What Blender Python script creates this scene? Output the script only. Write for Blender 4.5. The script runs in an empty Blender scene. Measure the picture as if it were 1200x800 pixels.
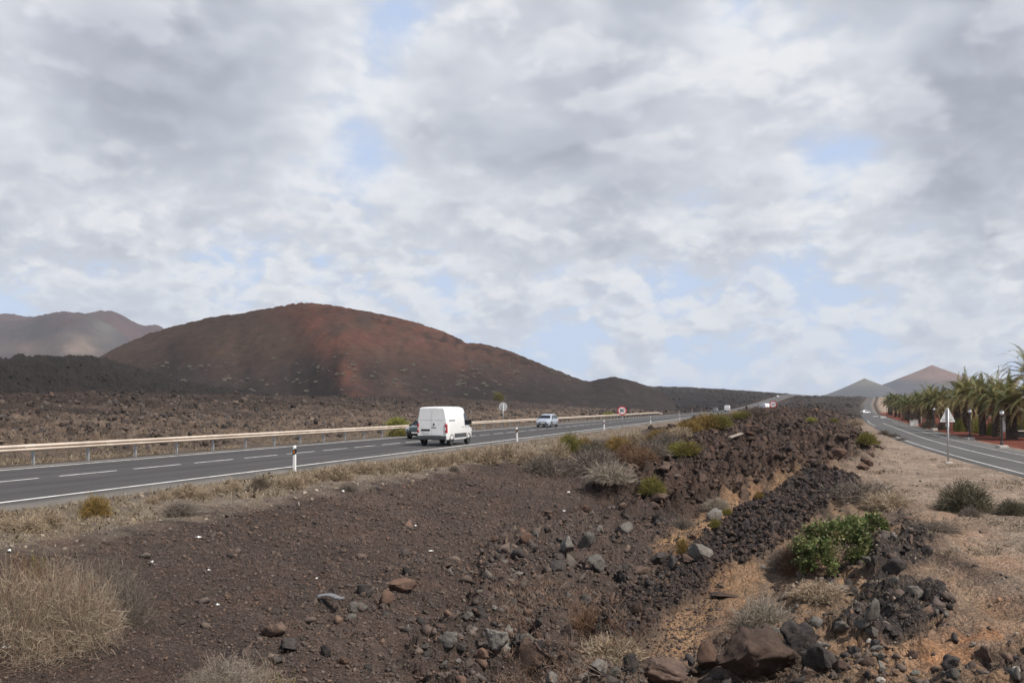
import bpy, bmesh, math, random
import numpy as np
from mathutils import Vector, Matrix
R = math.radians
random.seed(7)
rng = np.random.default_rng(11)
SC = bpy.context.scene
COL = SC.collection

# ------------------------------------------------------------------ camera constants (metres; left road surface is z = 0)
CAM_Z, F, CX, HOR = 2.6, 1040.0, 600.0, 475.0

# ------------------------------------------------------------------ numpy noise
def _h(ix, iy, seed):
    n = (ix.astype(np.int64) * 374761393 + iy.astype(np.int64) * 668265263 + seed * 1442695041) & 0xffffffff
    n = ((n ^ (n >> 13)) * 1274126177) & 0xffffffff
    n = ((n ^ (n >> 16)) * 2246822519) & 0xffffffff
    return ((n ^ (n >> 15)) & 0xffffff) / float(0xffffff)
def vnoise(x, y, seed=0):
    x = np.asarray(x, float); y = np.asarray(y, float)
    ix = np.floor(x); iy = np.floor(y); fx = x - ix; fy = y - iy
    ux = fx*fx*fx*(fx*(fx*6-15)+10); uy = fy*fy*fy*(fy*(fy*6-15)+10)
    a = _h(ix, iy, seed); b = _h(ix+1, iy, seed); c = _h(ix, iy+1, seed); d = _h(ix+1, iy+1, seed)
    return (a + (b-a)*ux + (c-a)*uy + (a-b-c+d)*ux*uy) * 2 - 1
def fbm(x, y, octs=4, seed=0, gain=0.5):
    t = 0; amp = 1.0; s = 0.0
    for k in range(octs):
        c, sn = math.cos(0.7*k), math.sin(0.7*k)
        f = 2.03**k
        t = t + amp*vnoise((x*c - y*sn)*f + 17.3*k, (x*sn + y*c)*f - 9.1*k, seed + k)
        s += amp; amp *= gain
    return t / s
def worley(x, y, seed=0):
    x = np.asarray(x, float); y = np.asarray(y, float)
    ix = np.floor(x); iy = np.floor(y)
    best = np.full(x.shape, 9.0); rid = np.zeros(x.shape)
    for dx in (-1, 0, 1):
        for dy in (-1, 0, 1):
            cx = ix+dx; cy = iy+dy
            px = cx + _h(cx, cy, seed); py = cy + _h(cx, cy, seed+5)
            d = (px-x)**2 + (py-y)**2
            m = d < best
            best = np.where(m, d, best); rid = np.where(m, _h(cx, cy, seed+9), rid)
    return np.sqrt(best), rid
def sstep(a, b, x):
    t = np.clip((x-a)/(b-a), 0, 1); return t*t*(3-2*t)
def lump(x, y, seed):
    """blocky clinker: domes of random height"""
    f, r = worley(x + 0.25*vnoise(x*2.1, y*2.1, seed+3), y + 0.25*vnoise(x*2.3+9, y*2.3, seed+4), seed)
    return np.clip(1 - (f*1.25)**2, 0, 1) * (0.25 + 0.75*r)

# ------------------------------------------------------------------ the two roads as x(y)
def curve_table(pts, sig):
    pts = np.array(pts, float)
    yy = np.arange(-400, 5200, 1.0)
    s0 = (pts[1,1]-pts[0,1])/(pts[1,0]-pts[0,0]); s1 = (pts[-1,1]-pts[-2,1])/(pts[-1,0]-pts[-2,0])
    xx = np.interp(yy, pts[:,0], pts[:,1])
    xx = np.where(yy < pts[0,0], pts[0,1] + s0*(yy-pts[0,0]), xx); xx = np.where(yy > pts[-1,0], pts[-1,1] + s1*(yy-pts[-1,0]), xx)
    k = np.arange(-3*sig, 3*sig+1); g = np.exp(-0.5*(k/sig)**2); g /= g.sum()
    p = np.pad(xx, (len(k)//2, len(k)//2), mode='edge')
    xs = np.convolve(p, g, 'valid')
    xs[:3*sig] = xx[:3*sig]; xs[-3*sig:] = xx[-3*sig:]
    return yy, xs, np.gradient(xs, yy)
DX, DY = 0.2958, 0.9553           # direction of the left road
def _xl(y): return (-25.1 + DX*y)/DY
TL = curve_table([(-300, _xl(-300)), (0, _xl(0)), (300, _xl(300)), (420, 106), (600, 174), (800, 252), (1000, 338), (1400, 510)], 40)
TR = curve_table([(-60, 15), (0, 18.0), (25, 23.6), (55, 31.8), (69.3, 36), (81.4, 39.8), (96, 44.6), (178, 74.4), (374, 150), (600, 240), (1000, 408), (1400, 575)], 9)
def road(T, y):
    x = np.interp(y, T[0], T[1]); s = np.interp(y, T[0], T[2]); return x, 1/np.sqrt(1+s*s), s
def left_off(x, y):
    xc, c, s = road(TL, y); return (x-xc)*c - 25.1
def right_off(x, y):
    xc, c, s = road(TR, y); return (x-xc)*c            # + is right of the centre line

# ------------------------------------------------------------------ terrain
def qof(x, y):
    return np.tan(np.clip(np.arctan2(x, y), -0.80, 0.80))
def base(x, y):
    x = np.asarray(x, float); y = np.asarray(y, float)
    r = np.hypot(x, y); q = qof(x, y); pxl = CX + F*q
    o = left_off(x, y); w = -right_off(x, y) - 2.9; v = right_off(x, y) - 4.2
    zl = np.interp(o, [-36, -34, -32, -19, -16.5, -14, -12.5, -8, -3.8, 2], [0.05, -0.1, 0, 0, -0.06, -0.14, -0.42, -1.35, -2.35, -2.55])
    zr = np.interp(w, [0, 1, 8.5, 11, 16, 24], [-1.0, -1.06, -1.1, -1.36, -2.5, -2.75])
    k = 0.18
    z = np.log(np.exp(zl/k) + np.exp(zr/k))*k
    z = np.where(o < -16, zl, np.where(w < 4, np.maximum(z-0, zr), z))
    z = np.where((w < 2) & (y > 200), zr, z)
    t = sstep(32, 70, y)*sstep(-16, -8, o)*sstep(3, 9, w)
    z = z + t*(np.maximum(z, -0.55 + 0.45*sstep(60, 140, y) + 1.0*sstep(70, 165, y)*(1-sstep(215, 300, y))*sstep(-13, -5, o)*sstep(5, 12, w)) - z)
    z = z + np.interp(pxl, [-260, 0, 150, 560, 700, 800, 860], [4.2, 4.2, 4.8, 4.6, 2.2, 0.6, 0.0])*sstep(-38, -128, o)
    z = z + np.interp(pxl, [-260, 0, 60, 100, 120, 150, 200, 250, 300, 400, 560, 700], [14.5, 15, 17.2, 18.6, 18, 15, 10.5, 7, 4.5, 2, 1, 0])*sstep(-150, -292, o)
    z = z + sstep(0, 14, v)*0.12
    # far plain climbing to the horizon
    row = np.interp(pxl, [0, 500, 740, 790, 850, 900, 950, 1000, 1100, 1250], [455, 455, 454, 454, 457, 460.5, 464.5, 466, 466, 466])
    e = (HOR-row)/F
    zt = CAM_Z + e*1000
    z = z + sstep(400, 1000, r)*(zt-z)
    z = z + np.clip(r-1000, 0, None)*e*0.55
    z = z + 3.05*np.exp(-(np.hypot(x+0.2, y+0.6)/3.4)**2)
    z = np.where(r < 60, z, z)
    return z

POLYS = {
 'lava':  [(690,572),(735,545),(790,520),(850,498),(905,484),(955,479),(1002,478),(1004,500),(1012,512),(1034,528),(1020,538),(985,545),(940,556),(880,582),(835,600),(790,612),(735,600)],
 'orange1': [(762,648),(800,618),(850,590),(900,570),(934,556),(944,563),(905,586),(872,612),(820,648),(780,668)],
 'dark':  [(846,618),(905,584),(940,560),(968,556),(1000,562),(1012,575),(985,592),(930,640),(880,672),(820,700),(735,760),(690,760),(712,735),(770,690),(822,648)],
 'orange2': [(742,772),(782,734),(830,696),(878,668),(902,674),(880,700),(840,735),(800,768)],
 'heap':  [(975,748),(990,715),(1010,700),(1040,676),(1060,690),(1095,690),(1118,708),(1112,728),(1060,752),(1010,765)],
 'heap2': [(1005,672),(1040,640),(1075,628),(1095,640),(1070,664),(1030,690)],
 'orange3': [(1045,770),(1075,752),(1130,748),(1172,742),(1180,756),(1120,778),(1060,790)],
 'ochre': [(1030,640),(1090,590),(1130,600),(1200,640),(1240,700),(1170,745),(1120,700),(1060,690)],
 'band': [(690,805),(745,790),(800,772),(862,735),(905,695),(950,684),(1000,655),(1040,622),(1062,606),(1078,612),(1060,640),(1010,684),(985,705),(975,745),(1000,770),(1060,765),(1110,735),(1125,745),(1060,790),(1180,765),(1240,770),(1240,830),(690,830)],
 'rubble': [(560,640),(640,600),(720,590),(800,610),(830,640),(760,700),(700,760),(760,830),(520,840),(470,770),(560,700)],
 'stones': [(250,780),(310,735),(380,690),(460,668),(560,650),(620,700),(600,830),(240,840)],
}
def in_poly(px, py, poly):
    m = np.zeros(px.shape, bool); n = len(poly)
    for i in range(n):
        x0, y0 = poly[i]; x1, y1 = poly[(i+1) % n]
        if y0 == y1: continue
        m ^= ((y0 > py) != (y1 > py)) & (px < (x1-x0)*(py-y0)/(y1-y0) + x0)
    return m
def zones(x, y, zb):
    """weights of the ground kinds (fixed patches of the ground)"""
    yy = np.maximum(y, 1.0)
    px = CX + F*x/yy; py = HOR - F*(zb-CAM_Z)/yy
    ok = y > 1.0
    out = {}
    sc = np.clip(14/yy, 0.15, 1.2)
    wx = fbm(x*0.6, y*0.6, 4, 31)*26*sc + fbm(x*4, y*4, 2, 33)*7*sc
    wy = fbm(x*0.6+40, y*0.6, 4, 32)*15*sc + fbm(x*4+9, y*4, 2, 34)*5*sc
    for k, p in POLYS.items():
        sx = wx; sy = wy
        xs = [a for a, b in p]; ys = [b for a, b in p]
        m = np.zeros(x.shape)
        sel = ok & (px > min(xs)-50) & (px < max(xs)+50) & (py > min(ys)-40) & (py < max(ys)+40)
        if sel.any():
            a = 0
            J = ((0, 0), (5, 2), (-5, 2), (3, -3), (-3, -3)) if k != 'lava' else ((0, 0), (6, 3), (-6, 3), (4, -4), (-4, -4), (14, 8), (-14, 8), (10, -9), (-10, -9), (22, 2), (-22, 2))
            for (jx, jy) in J:
                a = a + in_poly((px+sx)[sel] + jx, (py+sy)[sel] + jy, p)
            m[sel] = a/len(J)
        out[k] = m
    return out
def terrain(x, y, full=True):
    x = np.asarray(x, float); y = np.asarray(y, float)
    z = base(x, y)
    Z = zones(x, y, z)
    r = np.hypot(x, y)
    o = left_off(x, y); ro = right_off(x, y); w = -ro-2.9; v = ro-4.2
    tl = sstep(-34.0, -38.5, o)                                     # lava field beyond the guardrail
    mid = np.maximum(Z['lava'], sstep(46, 75, y)*sstep(-15.5 , -9.5, o + 1.5*fbm(x*0.1, y*0.1, 2, 5))*sstep(3.5, 8.0, w + 2*fbm(x*0.12, y*0.12, 2, 6)))
    mid = mid*(y > 5)
    far = sstep(250, 500, r)*sstep(6, 20, np.minimum(np.abs(o+25.1)-2, np.abs(ro)-0))
    palmside = sstep(0, 3, v)
    tl = tl*(1-sstep(0, 3, v)); far = far*(1-palmside*(y < 420))
    big = fbm(x/38, y/38, 3, 51)*2.2 + fbm(x/13, y/13, 3, 52)*0.9
    l1 = lump(x/2.1, y/2.1, 61); l2 = lump(x/0.85, y/0.85, 71); l3 = lump(x/0.36, y/0.36, 81)
    cl = 0.75*l1 + 0.42*l2 + 0.2*l3
    patch = 0.5 + 0.5*np.clip(fbm(x/17, y/17, 3, 55)*2.2, -1, 1)
    rough = np.zeros(x.shape)
    near_l = sstep(-120, -45, o)
    jag = 1 - np.abs(fbm(x/1.5, y/1.5, 4, 59, 0.6))*2.2
    rough += tl*((cl-0.4)*(0.55 + 0.8*patch*(1-0.45*near_l)) + big*sstep(-60, -150, o)*0.45 + sstep(-140, -230, o)*((lump(x/6, y/9, 66)-0.3)*1.8 + (jag-0.4)*0.6) + fbm(x/6, y/6, 3, 57)*0.35 + (jag-0.4)*(0.28+0.25*patch))
    rough += mid*((cl-0.35)*(0.75 + 0.7*patch) + 0.55*fbm(x/6, y/6, 3, 58) + 0.22 + (jag-0.4)*0.60)
    rough += Z['dark']*(1-mid)*(0.16*l2 + 0.34*l3 + 0.18)
    rough += Z['band']*(1-Z['orange2'])*(0.20*(l2-0.3) + 0.20*(jag-0.4) + 0.10*l3)
    rough += (Z['heap'] + Z['heap2'])*(0.22*l2 + 0.24*l3 + 0.12*(jag-0.5))
    rough += far*(fbm(x/45, y/45, 3, 53)*1.3 + l1*0.8 + lump(x/5.5, y/9, 67)*1.5*sstep(700, 350, r) + lump(x/14, y/25, 68)*1.6 - 1.9)*(1 - np.maximum(tl*0.7, 0))
    quiet = (1-tl)*(1-mid)*(1-far)
    offroad = sstep(-18.6, -17.4, o)*sstep(0.3, 1.5, w) + palmside*0.5
    fine = 0.075*fbm(x/0.9, y/0.9, 5, 91, 0.6) + 0.03*(1-np.abs(fbm(x/0.4, y/0.4, 3, 94))*2) + 0.05*l3*(0.6+Z['rubble']+Z['stones']*0.8) + Z['rubble']*(0.26*(l2-0.3) + 0.22*(jag-0.4) + 0.14*l3) + Z['stones']*(0.10*(l2-0.2) + 0.08*(jag-0.4)) + 0.18*fbm(x/3.1, y/3.1, 3, 92)*sstep(-13, -9, o)*sstep(6, 10, w)
    rough += quiet*np.clip(offroad, 0, 1)*fine
    # little erosion steps on the right bank
    rough += quiet*sstep(-6, 0, o)*sstep(5.5, 9.5, w)*(0.22*np.abs(fbm(x/1.6, y/1.6, 4, 93, 0.6)) + 0.22*fbm(w/0.9, (y+0.3*x)/11, 3, 113))
    # verge just beyond the guardrail
    road_l = sstep(-18.0, -18.9, o)*sstep(-31.9, -31.2, o)
    road_r = sstep(3.3, 2.9, np.abs(ro) - np.where(ro > 0, 1.2, 0))
    on = np.clip(road_l + road_r, 0, 1)
    rough = rough*(1-on)
    z2 = z + rough - on*(0.07 + 0.0012*np.clip(r-60, 0, None))
    return z2, dict(Z=Z, tl=tl, mid=mid, far=far, o=o, w=w, v=v, r=r, patch=patch, on=on, palmside=palmside, l1=l1, l2=l2, l3=l3, rough=rough)
def gz(x, y):
    return float(terrain(np.array([x]), np.array([y]))[0][0])
HILLS = []
def hit(px, py, dmin=5.0, dmax=900.0, fn=None):
    """where the sight line through photo pixel px, py meets the ground"""
    yy = np.exp(np.linspace(math.log(dmin), math.log(dmax), 900))
    xx = (px-CX)/F*yy; zz = CAM_Z - (py-HOR)/F*yy
    g = (fn or (lambda a, b: terrain(a, b)[0]))(xx, yy)
    i = np.argmax(g >= zz)
    if not (g >= zz).any(): i = len(yy)-1
    return Vector((xx[i], yy[i], g[i]))

# ------------------------------------------------------------------ mesh helpers
def mk(name, V, Fc, mat=None, parent=None, smooth=False, col=None, loc=None, link=True):
    V = np.asarray(V, np.float32)
    me = bpy.data.meshes.new(name)
    if isinstance(Fc, np.ndarray):
        n, k = Fc.shape
        me.vertices.add(len(V)); me.vertices.foreach_set('co', V.ravel())
        me.loops.add(n*k); me.loops.foreach_set('vertex_index', Fc.astype(np.int32).ravel())
        me.polygons.add(n); me.polygons.foreach_set('loop_start', np.arange(0, n*k, k, dtype=np.int32))
        me.polygons.foreach_set('loop_total', np.full(n, k, np.int32))
        me.update(calc_edges=True)
    else:
        me.from_pydata([tuple(v) for v in V], [], [tuple(f) for f in Fc]); me.update()
    if smooth: me.polygons.foreach_set('use_smooth', np.ones(len(me.polygons), bool))
    if col is not None:
        a = me.attributes.new('tint', 'FLOAT_COLOR', 'POINT')
        c = np.ones((len(V), 4), np.float32); c[:, :3] = col; a.data.foreach_set('color', c.ravel())
    if mat: me.materials.append(mat)
    o = bpy.data.objects.new(name, me)
    if link: COL.objects.link(o)
    if parent: o.parent = parent
    if loc is not None: o.location = loc
    return o
class MB:
    """collects shapes that become ONE mesh"""
    def __init__(s): s.v = []; s.f = []
    def add(s, V, Fc, M=None):
        b = len(s.v)
        s.v += [tuple((M @ Vector(v)) if M else v) for v in V]; s.f += [tuple(i+b for i in f) for f in Fc]
    def box(s, x0, x1, y0, y1, z0, z1, M=None):
        V = [(x, y, z) for x in (x0, x1) for y in (y0, y1) for z in (z0, z1)]
        s.add(V, [(0,1,3,2),(4,6,7,5),(0,4,5,1),(2,3,7,6),(0,2,6,4),(1,5,7,3)], M)
    def cyl(s, r0, r1, z0, z1, n=16, M=None, caps=True):
        V = []; Fc = []
        for i in range(n):
            a = 2*math.pi*i/n; V += [(r0*math.cos(a), r0*math.sin(a), z0), (r1*math.cos(a), r1*math.sin(a), z1)]
        for i in range(n):
            j = (i+1) % n; Fc.append((2*i, 2*j, 2*j+1, 2*i+1))
        if caps: Fc.append(tuple(2*i for i in range(n))[::-1]); Fc.append(tuple(2*i+1 for i in range(n)))
        s.add(V, Fc, M)
    def lathe(s, prof, n=16, M=None):
        V = []; Fc = []; k = len(prof)
        for i in range(n):
            a = 2*math.pi*i/n
            V += [(r*math.cos(a), r*math.sin(a), z) for r, z in prof]
        for i in range(n):
            j = (i+1) % n
            for m in range(k-1): Fc.append((i*k+m, j*k+m, j*k+m+1, i*k+m+1))
        s.add(V, Fc, M)
    def build(s, name, mat, parent=None, smooth=False, bevel=0, angle=None):
        o = mk(name, s.v, s.f, mat, parent, smooth)
        bm = bmesh.new(); bm.from_mesh(o.data)
        bmesh.ops.recalc_face_normals(bm, faces=bm.faces)
        if bevel:
            es = [e for e in bm.edges if len(e.link_faces) == 2 and e.calc_face_angle(0) > 0.6]
            bmesh.ops.bevel(bm, geom=es, offset=bevel, segments=2, affect='EDGES', profile=0.5)
        if angle:
            for f in bm.faces: f.smooth = True
            for e in bm.edges:
                if len(e.link_faces) == 2 and e.calc_face_angle(0) > R(angle): e.smooth = False
        bm.to_mesh(o.data); bm.free()
        return o
def tag(o, label=None, cat=None, group=None, kind=None):
    if label: o['label'] = label
    if cat: o['category'] = cat
    if group: o['group'] = group
    if kind: o['kind'] = kind
    return o
def thing(name, label, cat, loc=(0,0,0), rz=0, group=None):
    o = bpy.data.objects.new(name, None); COL.objects.link(o); o.empty_display_size = 0.2
    o.location = loc; o.rotation_euler = (0, 0, rz)
    return tag(o, label, cat, group)
KIDS = {}
def copy_tree(o, parent=None):
    c = o.copy(); COL.objects.link(c)
    if parent: c.parent = parent
    for ch in list(o.children): copy_tree(ch, c)
    return c

# ------------------------------------------------------------------ materials
def nodes(m):
    m.use_nodes = True; nt = m.node_tree; nt.nodes.clear()
    out = nt.nodes.new('ShaderNodeOutputMaterial'); b = nt.nodes.new('ShaderNodeBsdfPrincipled')
    nt.links.new(b.outputs[0], out.inputs[0]); return nt, b
def N(nt, t, **kw):
    n = nt.nodes.new(t)
    for k, v in kw.items():
        if k in n.inputs: n.inputs[k].default_value = v
        else: setattr(n, k, v)
    return n
def mathn(nt, op, a, b=None, c=None):
    n = nt.nodes.new('ShaderNodeMath'); n.operation = op
    for i, s in enumerate((a, b, c)):
        if s is None: continue
        if isinstance(s, (int, float)): n.inputs[i].default_value = s
        else: nt.links.new(s, n.inputs[i])
    return n.outputs[0]
def maprange(nt, s, a, b, c, d, smooth=False):
    n = nt.nodes.new('ShaderNodeMapRange'); n.clamp = True
    if smooth: n.interpolation_type = 'SMOOTHSTEP'
    nt.links.new(s, n.inputs[0])
    for i, v in enumerate((a, b, c, d)): n.inputs[i+1].default_value = v
    return n.outputs[0]
def mixc(nt, f, a, b, blend='MIX'):
    n = nt.nodes.new('ShaderNodeMix'); n.data_type = 'RGBA'; n.blend_type = blend
    for s, i in ((f, 0), (a, 6), (b, 7)):
        if isinstance(s, (int, float)): n.inputs[i].default_value = s
        elif isinstance(s, tuple): n.inputs[i].default_value = (*s, 1) if len(s) == 3 else s
        else: nt.links.new(s, n.inputs[i])
    return n.outputs[2]
def plain(name, c, rough=0.6, metal=0.0, var=0.12, scale=6.0, coat=0.0, dirt=None, bump=0.0):
    m = bpy.data.materials.new(name); nt, b = nodes(m)
    tc = N(nt, 'ShaderNodeTexCoord'); nz = N(nt, 'ShaderNodeTexNoise', Scale=scale, Detail=5.0)
    nt.links.new(tc.outputs['Object'], nz.inputs['Vector'])
    v = maprange(nt, nz.outputs[0], 0.3, 0.7, 1-var, 1+var)
    col = mixc(nt, 1.0, (*c, 1), v, 'MULTIPLY')
    if dirt:
        nz2 = N(nt, 'ShaderNodeTexNoise', Scale=scale*0.4, Detail=6.0, Roughness=0.7); nt.links.new(tc.outputs['Object'], nz2.inputs['Vector'])
        col = mixc(nt, maprange(nt, nz2.outputs[0], 0.48, 0.72, 0, 0.8), col, dirt)
    nt.links.new(col, b.inputs['Base Color'])
    b.inputs['Roughness'].default_value = rough; b.inputs['Metallic'].default_value = metal
    if coat: b.inputs['Coat Weight'].default_value = coat; b.inputs['Coat Roughness'].default_value = 0.08
    if bump:
        bp = N(nt, 'ShaderNodeBump', Strength=bump, Distance=0.02); nt.links.new(nz.outputs[0], bp.inputs['Height']); nt.links.new(bp.outputs[0], b.inputs['Normal'])
    return m
def tinted(name, rough=0.9, var=0.2, scale=3.0, bump=0.0, trans=0.0, dist=0.02):
    """base colour from the 'tint' attribute the mesh carries, times a little noise"""
    m = bpy.data.materials.new(name); nt, b = nodes(m)
    at = N(nt, 'ShaderNodeAttribute', attribute_name='tint'); tc = N(nt, 'ShaderNodeTexCoord')
    nz = N(nt, 'ShaderNodeTexNoise', Scale=scale, Detail=6.0, Roughness=0.65); nt.links.new(tc.outputs['Object'], nz.inputs['Vector'])
    col = mixc(nt, 1.0, at.outputs['Color'], maprange(nt, nz.outputs[0], 0.28, 0.72, 1-var, 1+var), 'MULTIPLY')
    nt.links.new(col, b.inputs['Base Color']); b.inputs['Roughness'].default_value = rough
    b.inputs['Specular IOR Level'].default_value = 0.2
    if bump:
        bp = N(nt, 'ShaderNodeBump', Strength=bump, Distance=dist); nt.links.new(nz.outputs[0], bp.inputs['Height']); nt.links.new(bp.outputs[0], b.inputs['Normal'])
    if trans:
        tr = N(nt, 'ShaderNodeBsdfTranslucent'); nt.links.new(col, tr.inputs[0]); mx = N(nt, 'ShaderNodeMixShader'); mx.inputs[0].default_value = trans
        out = [n for n in nt.nodes if n.type == 'OUTPUT_MATERIAL'][0]
        nt.links.new(b.outputs[0], mx.inputs[1]); nt.links.new(tr.outputs[0], mx.inputs[2]); nt.links.new(mx.outputs[0], out.inputs[0])
    return m
def ground_mat():
    m = bpy.data.materials.new('volcanic_ground'); nt, b = nodes(m)
    at = N(nt, 'ShaderNodeAttribute', attribute_name='tint'); tc = N(nt, 'ShaderNodeTexCoord'); P = tc.outputs['Object']
    def noise(s, d=6.0, r=0.6):
        n = N(nt, 'ShaderNodeTexNoise', Scale=s, Detail=d, Roughness=r); nt.links.new(P, n.inputs['Vector']); return n.outputs[0]
    vor = N(nt, 'ShaderNodeTexVoronoi', Scale=11.0); nt.links.new(P, vor.inputs['Vector'])
    vor2 = N(nt, 'ShaderNodeTexVoronoi', Scale=26.0); nt.links.new(P, vor2.inputs['Vector'])
    sep = N(nt, 'ShaderNodeSeparateColor'); nt.links.new(vor.outputs['Color'], sep.inputs[0])
    sep2 = N(nt, 'ShaderNodeSeparateColor'); nt.links.new(vor2.outputs['Color'], sep2.inputs[0])
    v = mathn(nt, 'MULTIPLY', maprange(nt, noise(0.35), 0.3, 0.7, 0.78, 1.22), maprange(nt, noise(4.0, 8.0, 0.75), 0.3, 0.7, 0.66, 1.34))
    v = mathn(nt, 'MULTIPLY', v, maprange(nt, sep.outputs[0], 0, 1, 0.82, 1.18))
    v = mathn(nt, 'MULTIPLY', v, maprange(nt, sep2.outputs[0], 0, 1, 0.80, 1.22))
    col = mixc(nt, 1.0, at.outputs['Color'], v, 'MULTIPLY')
    hue = mixc(nt, maprange(nt, noise(1.1, 5.0), 0.45, 0.7, 0, 0.35), col, mixc(nt, 1.0, col, (1.25, 0.92, 0.78), 'MULTIPLY'))
    nt.links.new(hue, b.inputs['Base Color']); b.inputs['Roughness'].default_value = 0.95; b.inputs['Specular IOR Level'].default_value = 0.15
    h = mathn(nt, 'ADD', mathn(nt, 'MULTIPLY', vor.outputs['Distance'], -0.9), mathn(nt, 'MULTIPLY', vor2.outputs['Distance'], -0.5))
    h = mathn(nt, 'ADD', h, mathn(nt, 'MULTIPLY', noise(7.0, 8.0, 0.7), 1.6))
    bp = N(nt, 'ShaderNodeBump', Strength=1.0, Distance=0.09); nt.links.new(h, bp.inputs['Height']); nt.links.new(bp.outputs[0], b.inputs['Normal'])
    return m
def hill_mat(name, sc=0.25, dist=0.8, var=0.25):
    m = bpy.data.materials.new(name); nt, b = nodes(m)
    at = N(nt, 'ShaderNodeAttribute', attribute_name='tint'); tc = N(nt, 'ShaderNodeTexCoord')
    n1 = N(nt, 'ShaderNodeTexNoise', Scale=sc, Detail=10.0, Roughness=0.7); nt.links.new(tc.outputs['Object'], n1.inputs['Vector'])
    n2 = N(nt, 'ShaderNodeTexNoise', Scale=sc*0.12, Detail=6.0, Roughness=0.6); nt.links.new(tc.outputs['Object'], n2.inputs['Vector'])
    v = mathn(nt, 'MULTIPLY', maprange(nt, n1.outputs[0], 0.3, 0.7, 1-var, 1+var), maprange(nt, n2.outputs[0], 0.3, 0.7, 0.85, 1.15))
    nt.links.new(mixc(nt, 1.0, at.outputs['Color'], v, 'MULTIPLY'), b.inputs['Base Color'])
    b.inputs['Roughness'].default_value = 0.95; b.inputs['Specular IOR Level'].default_value = 0.1
    bp = N(nt, 'ShaderNodeBump', Strength=0.8, Distance=dist); nt.links.new(n1.outputs[0], bp.inputs['Height']); nt.links.new(bp.outputs[0], b.inputs['Normal'])
    return m
def asphalt_mat(name, c, worn):
    m = bpy.data.materials.new(name); nt, b = nodes(m)
    tc = N(nt, 'ShaderNodeTexCoord'); P = tc.outputs['Object']
    a1 = N(nt, 'ShaderNodeTexNoise', Scale=40.0, Detail=4.0); a2 = N(nt, 'ShaderNodeTexNoise', Scale=0.25, Detail=6.0, Roughness=0.65)
    nt.links.new(P, a1.inputs['Vector']); nt.links.new(P, a2.inputs['Vector'])
    at = N(nt, 'ShaderNodeAttribute', attribute_name='tint')
    v = mathn(nt, 'MULTIPLY', maprange(nt, a1.outputs[0], 0.3, 0.7, 0.75, 1.25), maprange(nt, a2.outputs[0], 0.3, 0.7, 0.86, 1.14))
    col = mixc(nt, 1.0, at.outputs['Color'], v, 'MULTIPLY')
    nt.links.new(col, b.inputs['Base Color']); b.inputs['Roughness'].default_value = 0.85; b.inputs['Specular IOR Level'].default_value = 0.25
    bp = N(nt, 'ShaderNodeBump', Strength=0.3, Distance=0.01); nt.links.new(a1.outputs[0], bp.inputs['Height']); nt.links.new(bp.outputs[0], b.inputs['Normal'])
    return m
def rock_mat(name, c1, c2):
    m = bpy.data.materials.new(name); nt, b = nodes(m)
    tc = N(nt, 'ShaderNodeTexCoord'); oi = N(nt, 'ShaderNodeObjectInfo')
    geo = N(nt, 'ShaderNodeNewGeometry')
    n1 = N(nt, 'ShaderNodeTexNoise', Scale=2.2, Detail=8.0, Roughness=0.7); nt.links.new(tc.outputs['Object'], n1.inputs['Vector'])
    n2 = N(nt, 'ShaderNodeTexNoise', Scale=30.0, Detail=6.0, Roughness=0.7); nt.links.new(geo.outputs['Position'], n2.inputs['Vector'])
    col = mixc(nt, maprange(nt, n1.outputs[0], 0.35, 0.65, 0, 1), c1, c2)
    v = mathn(nt, 'MULTIPLY', maprange(nt, oi.outputs['Random'], 0, 1, 0.62, 1.45), maprange(nt, n2.outputs[0], 0.3, 0.7, 0.7, 1.3))
    nt.links.new(mixc(nt, 1.0, col, v, 'MULTIPLY'), b.inputs['Base Color'])
    b.inputs['Roughness'].default_value = 0.93; b.inputs['Specular IOR Level'].default_value = 0.2
    bp = N(nt, 'ShaderNodeBump', Strength=0.8, Distance=0.03); nt.links.new(n2.outputs[0], bp.inputs['Height']); nt.links.new(bp.outputs[0], b.inputs['Normal'])
    return m
def glass_mat():
    m = bpy.data.materials.new('dark_window_glass'); nt, b = nodes(m)
    b.inputs['Base Color'].default_value = (0.012, 0.015, 0.018, 1); b.inputs['Roughness'].default_value = 0.06; b.inputs['Specular IOR Level'].default_value = 0.6
    tc = N(nt, 'ShaderNodeTexCoord'); nz = N(nt, 'ShaderNodeTexNoise', Scale=3.0); nt.links.new(tc.outputs['Object'], nz.inputs['Vector'])
    nt.links.new(maprange(nt, nz.outputs[0], 0.3, 0.7, 0.04, 0.1), b.inputs['Roughness'])
    return m
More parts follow.
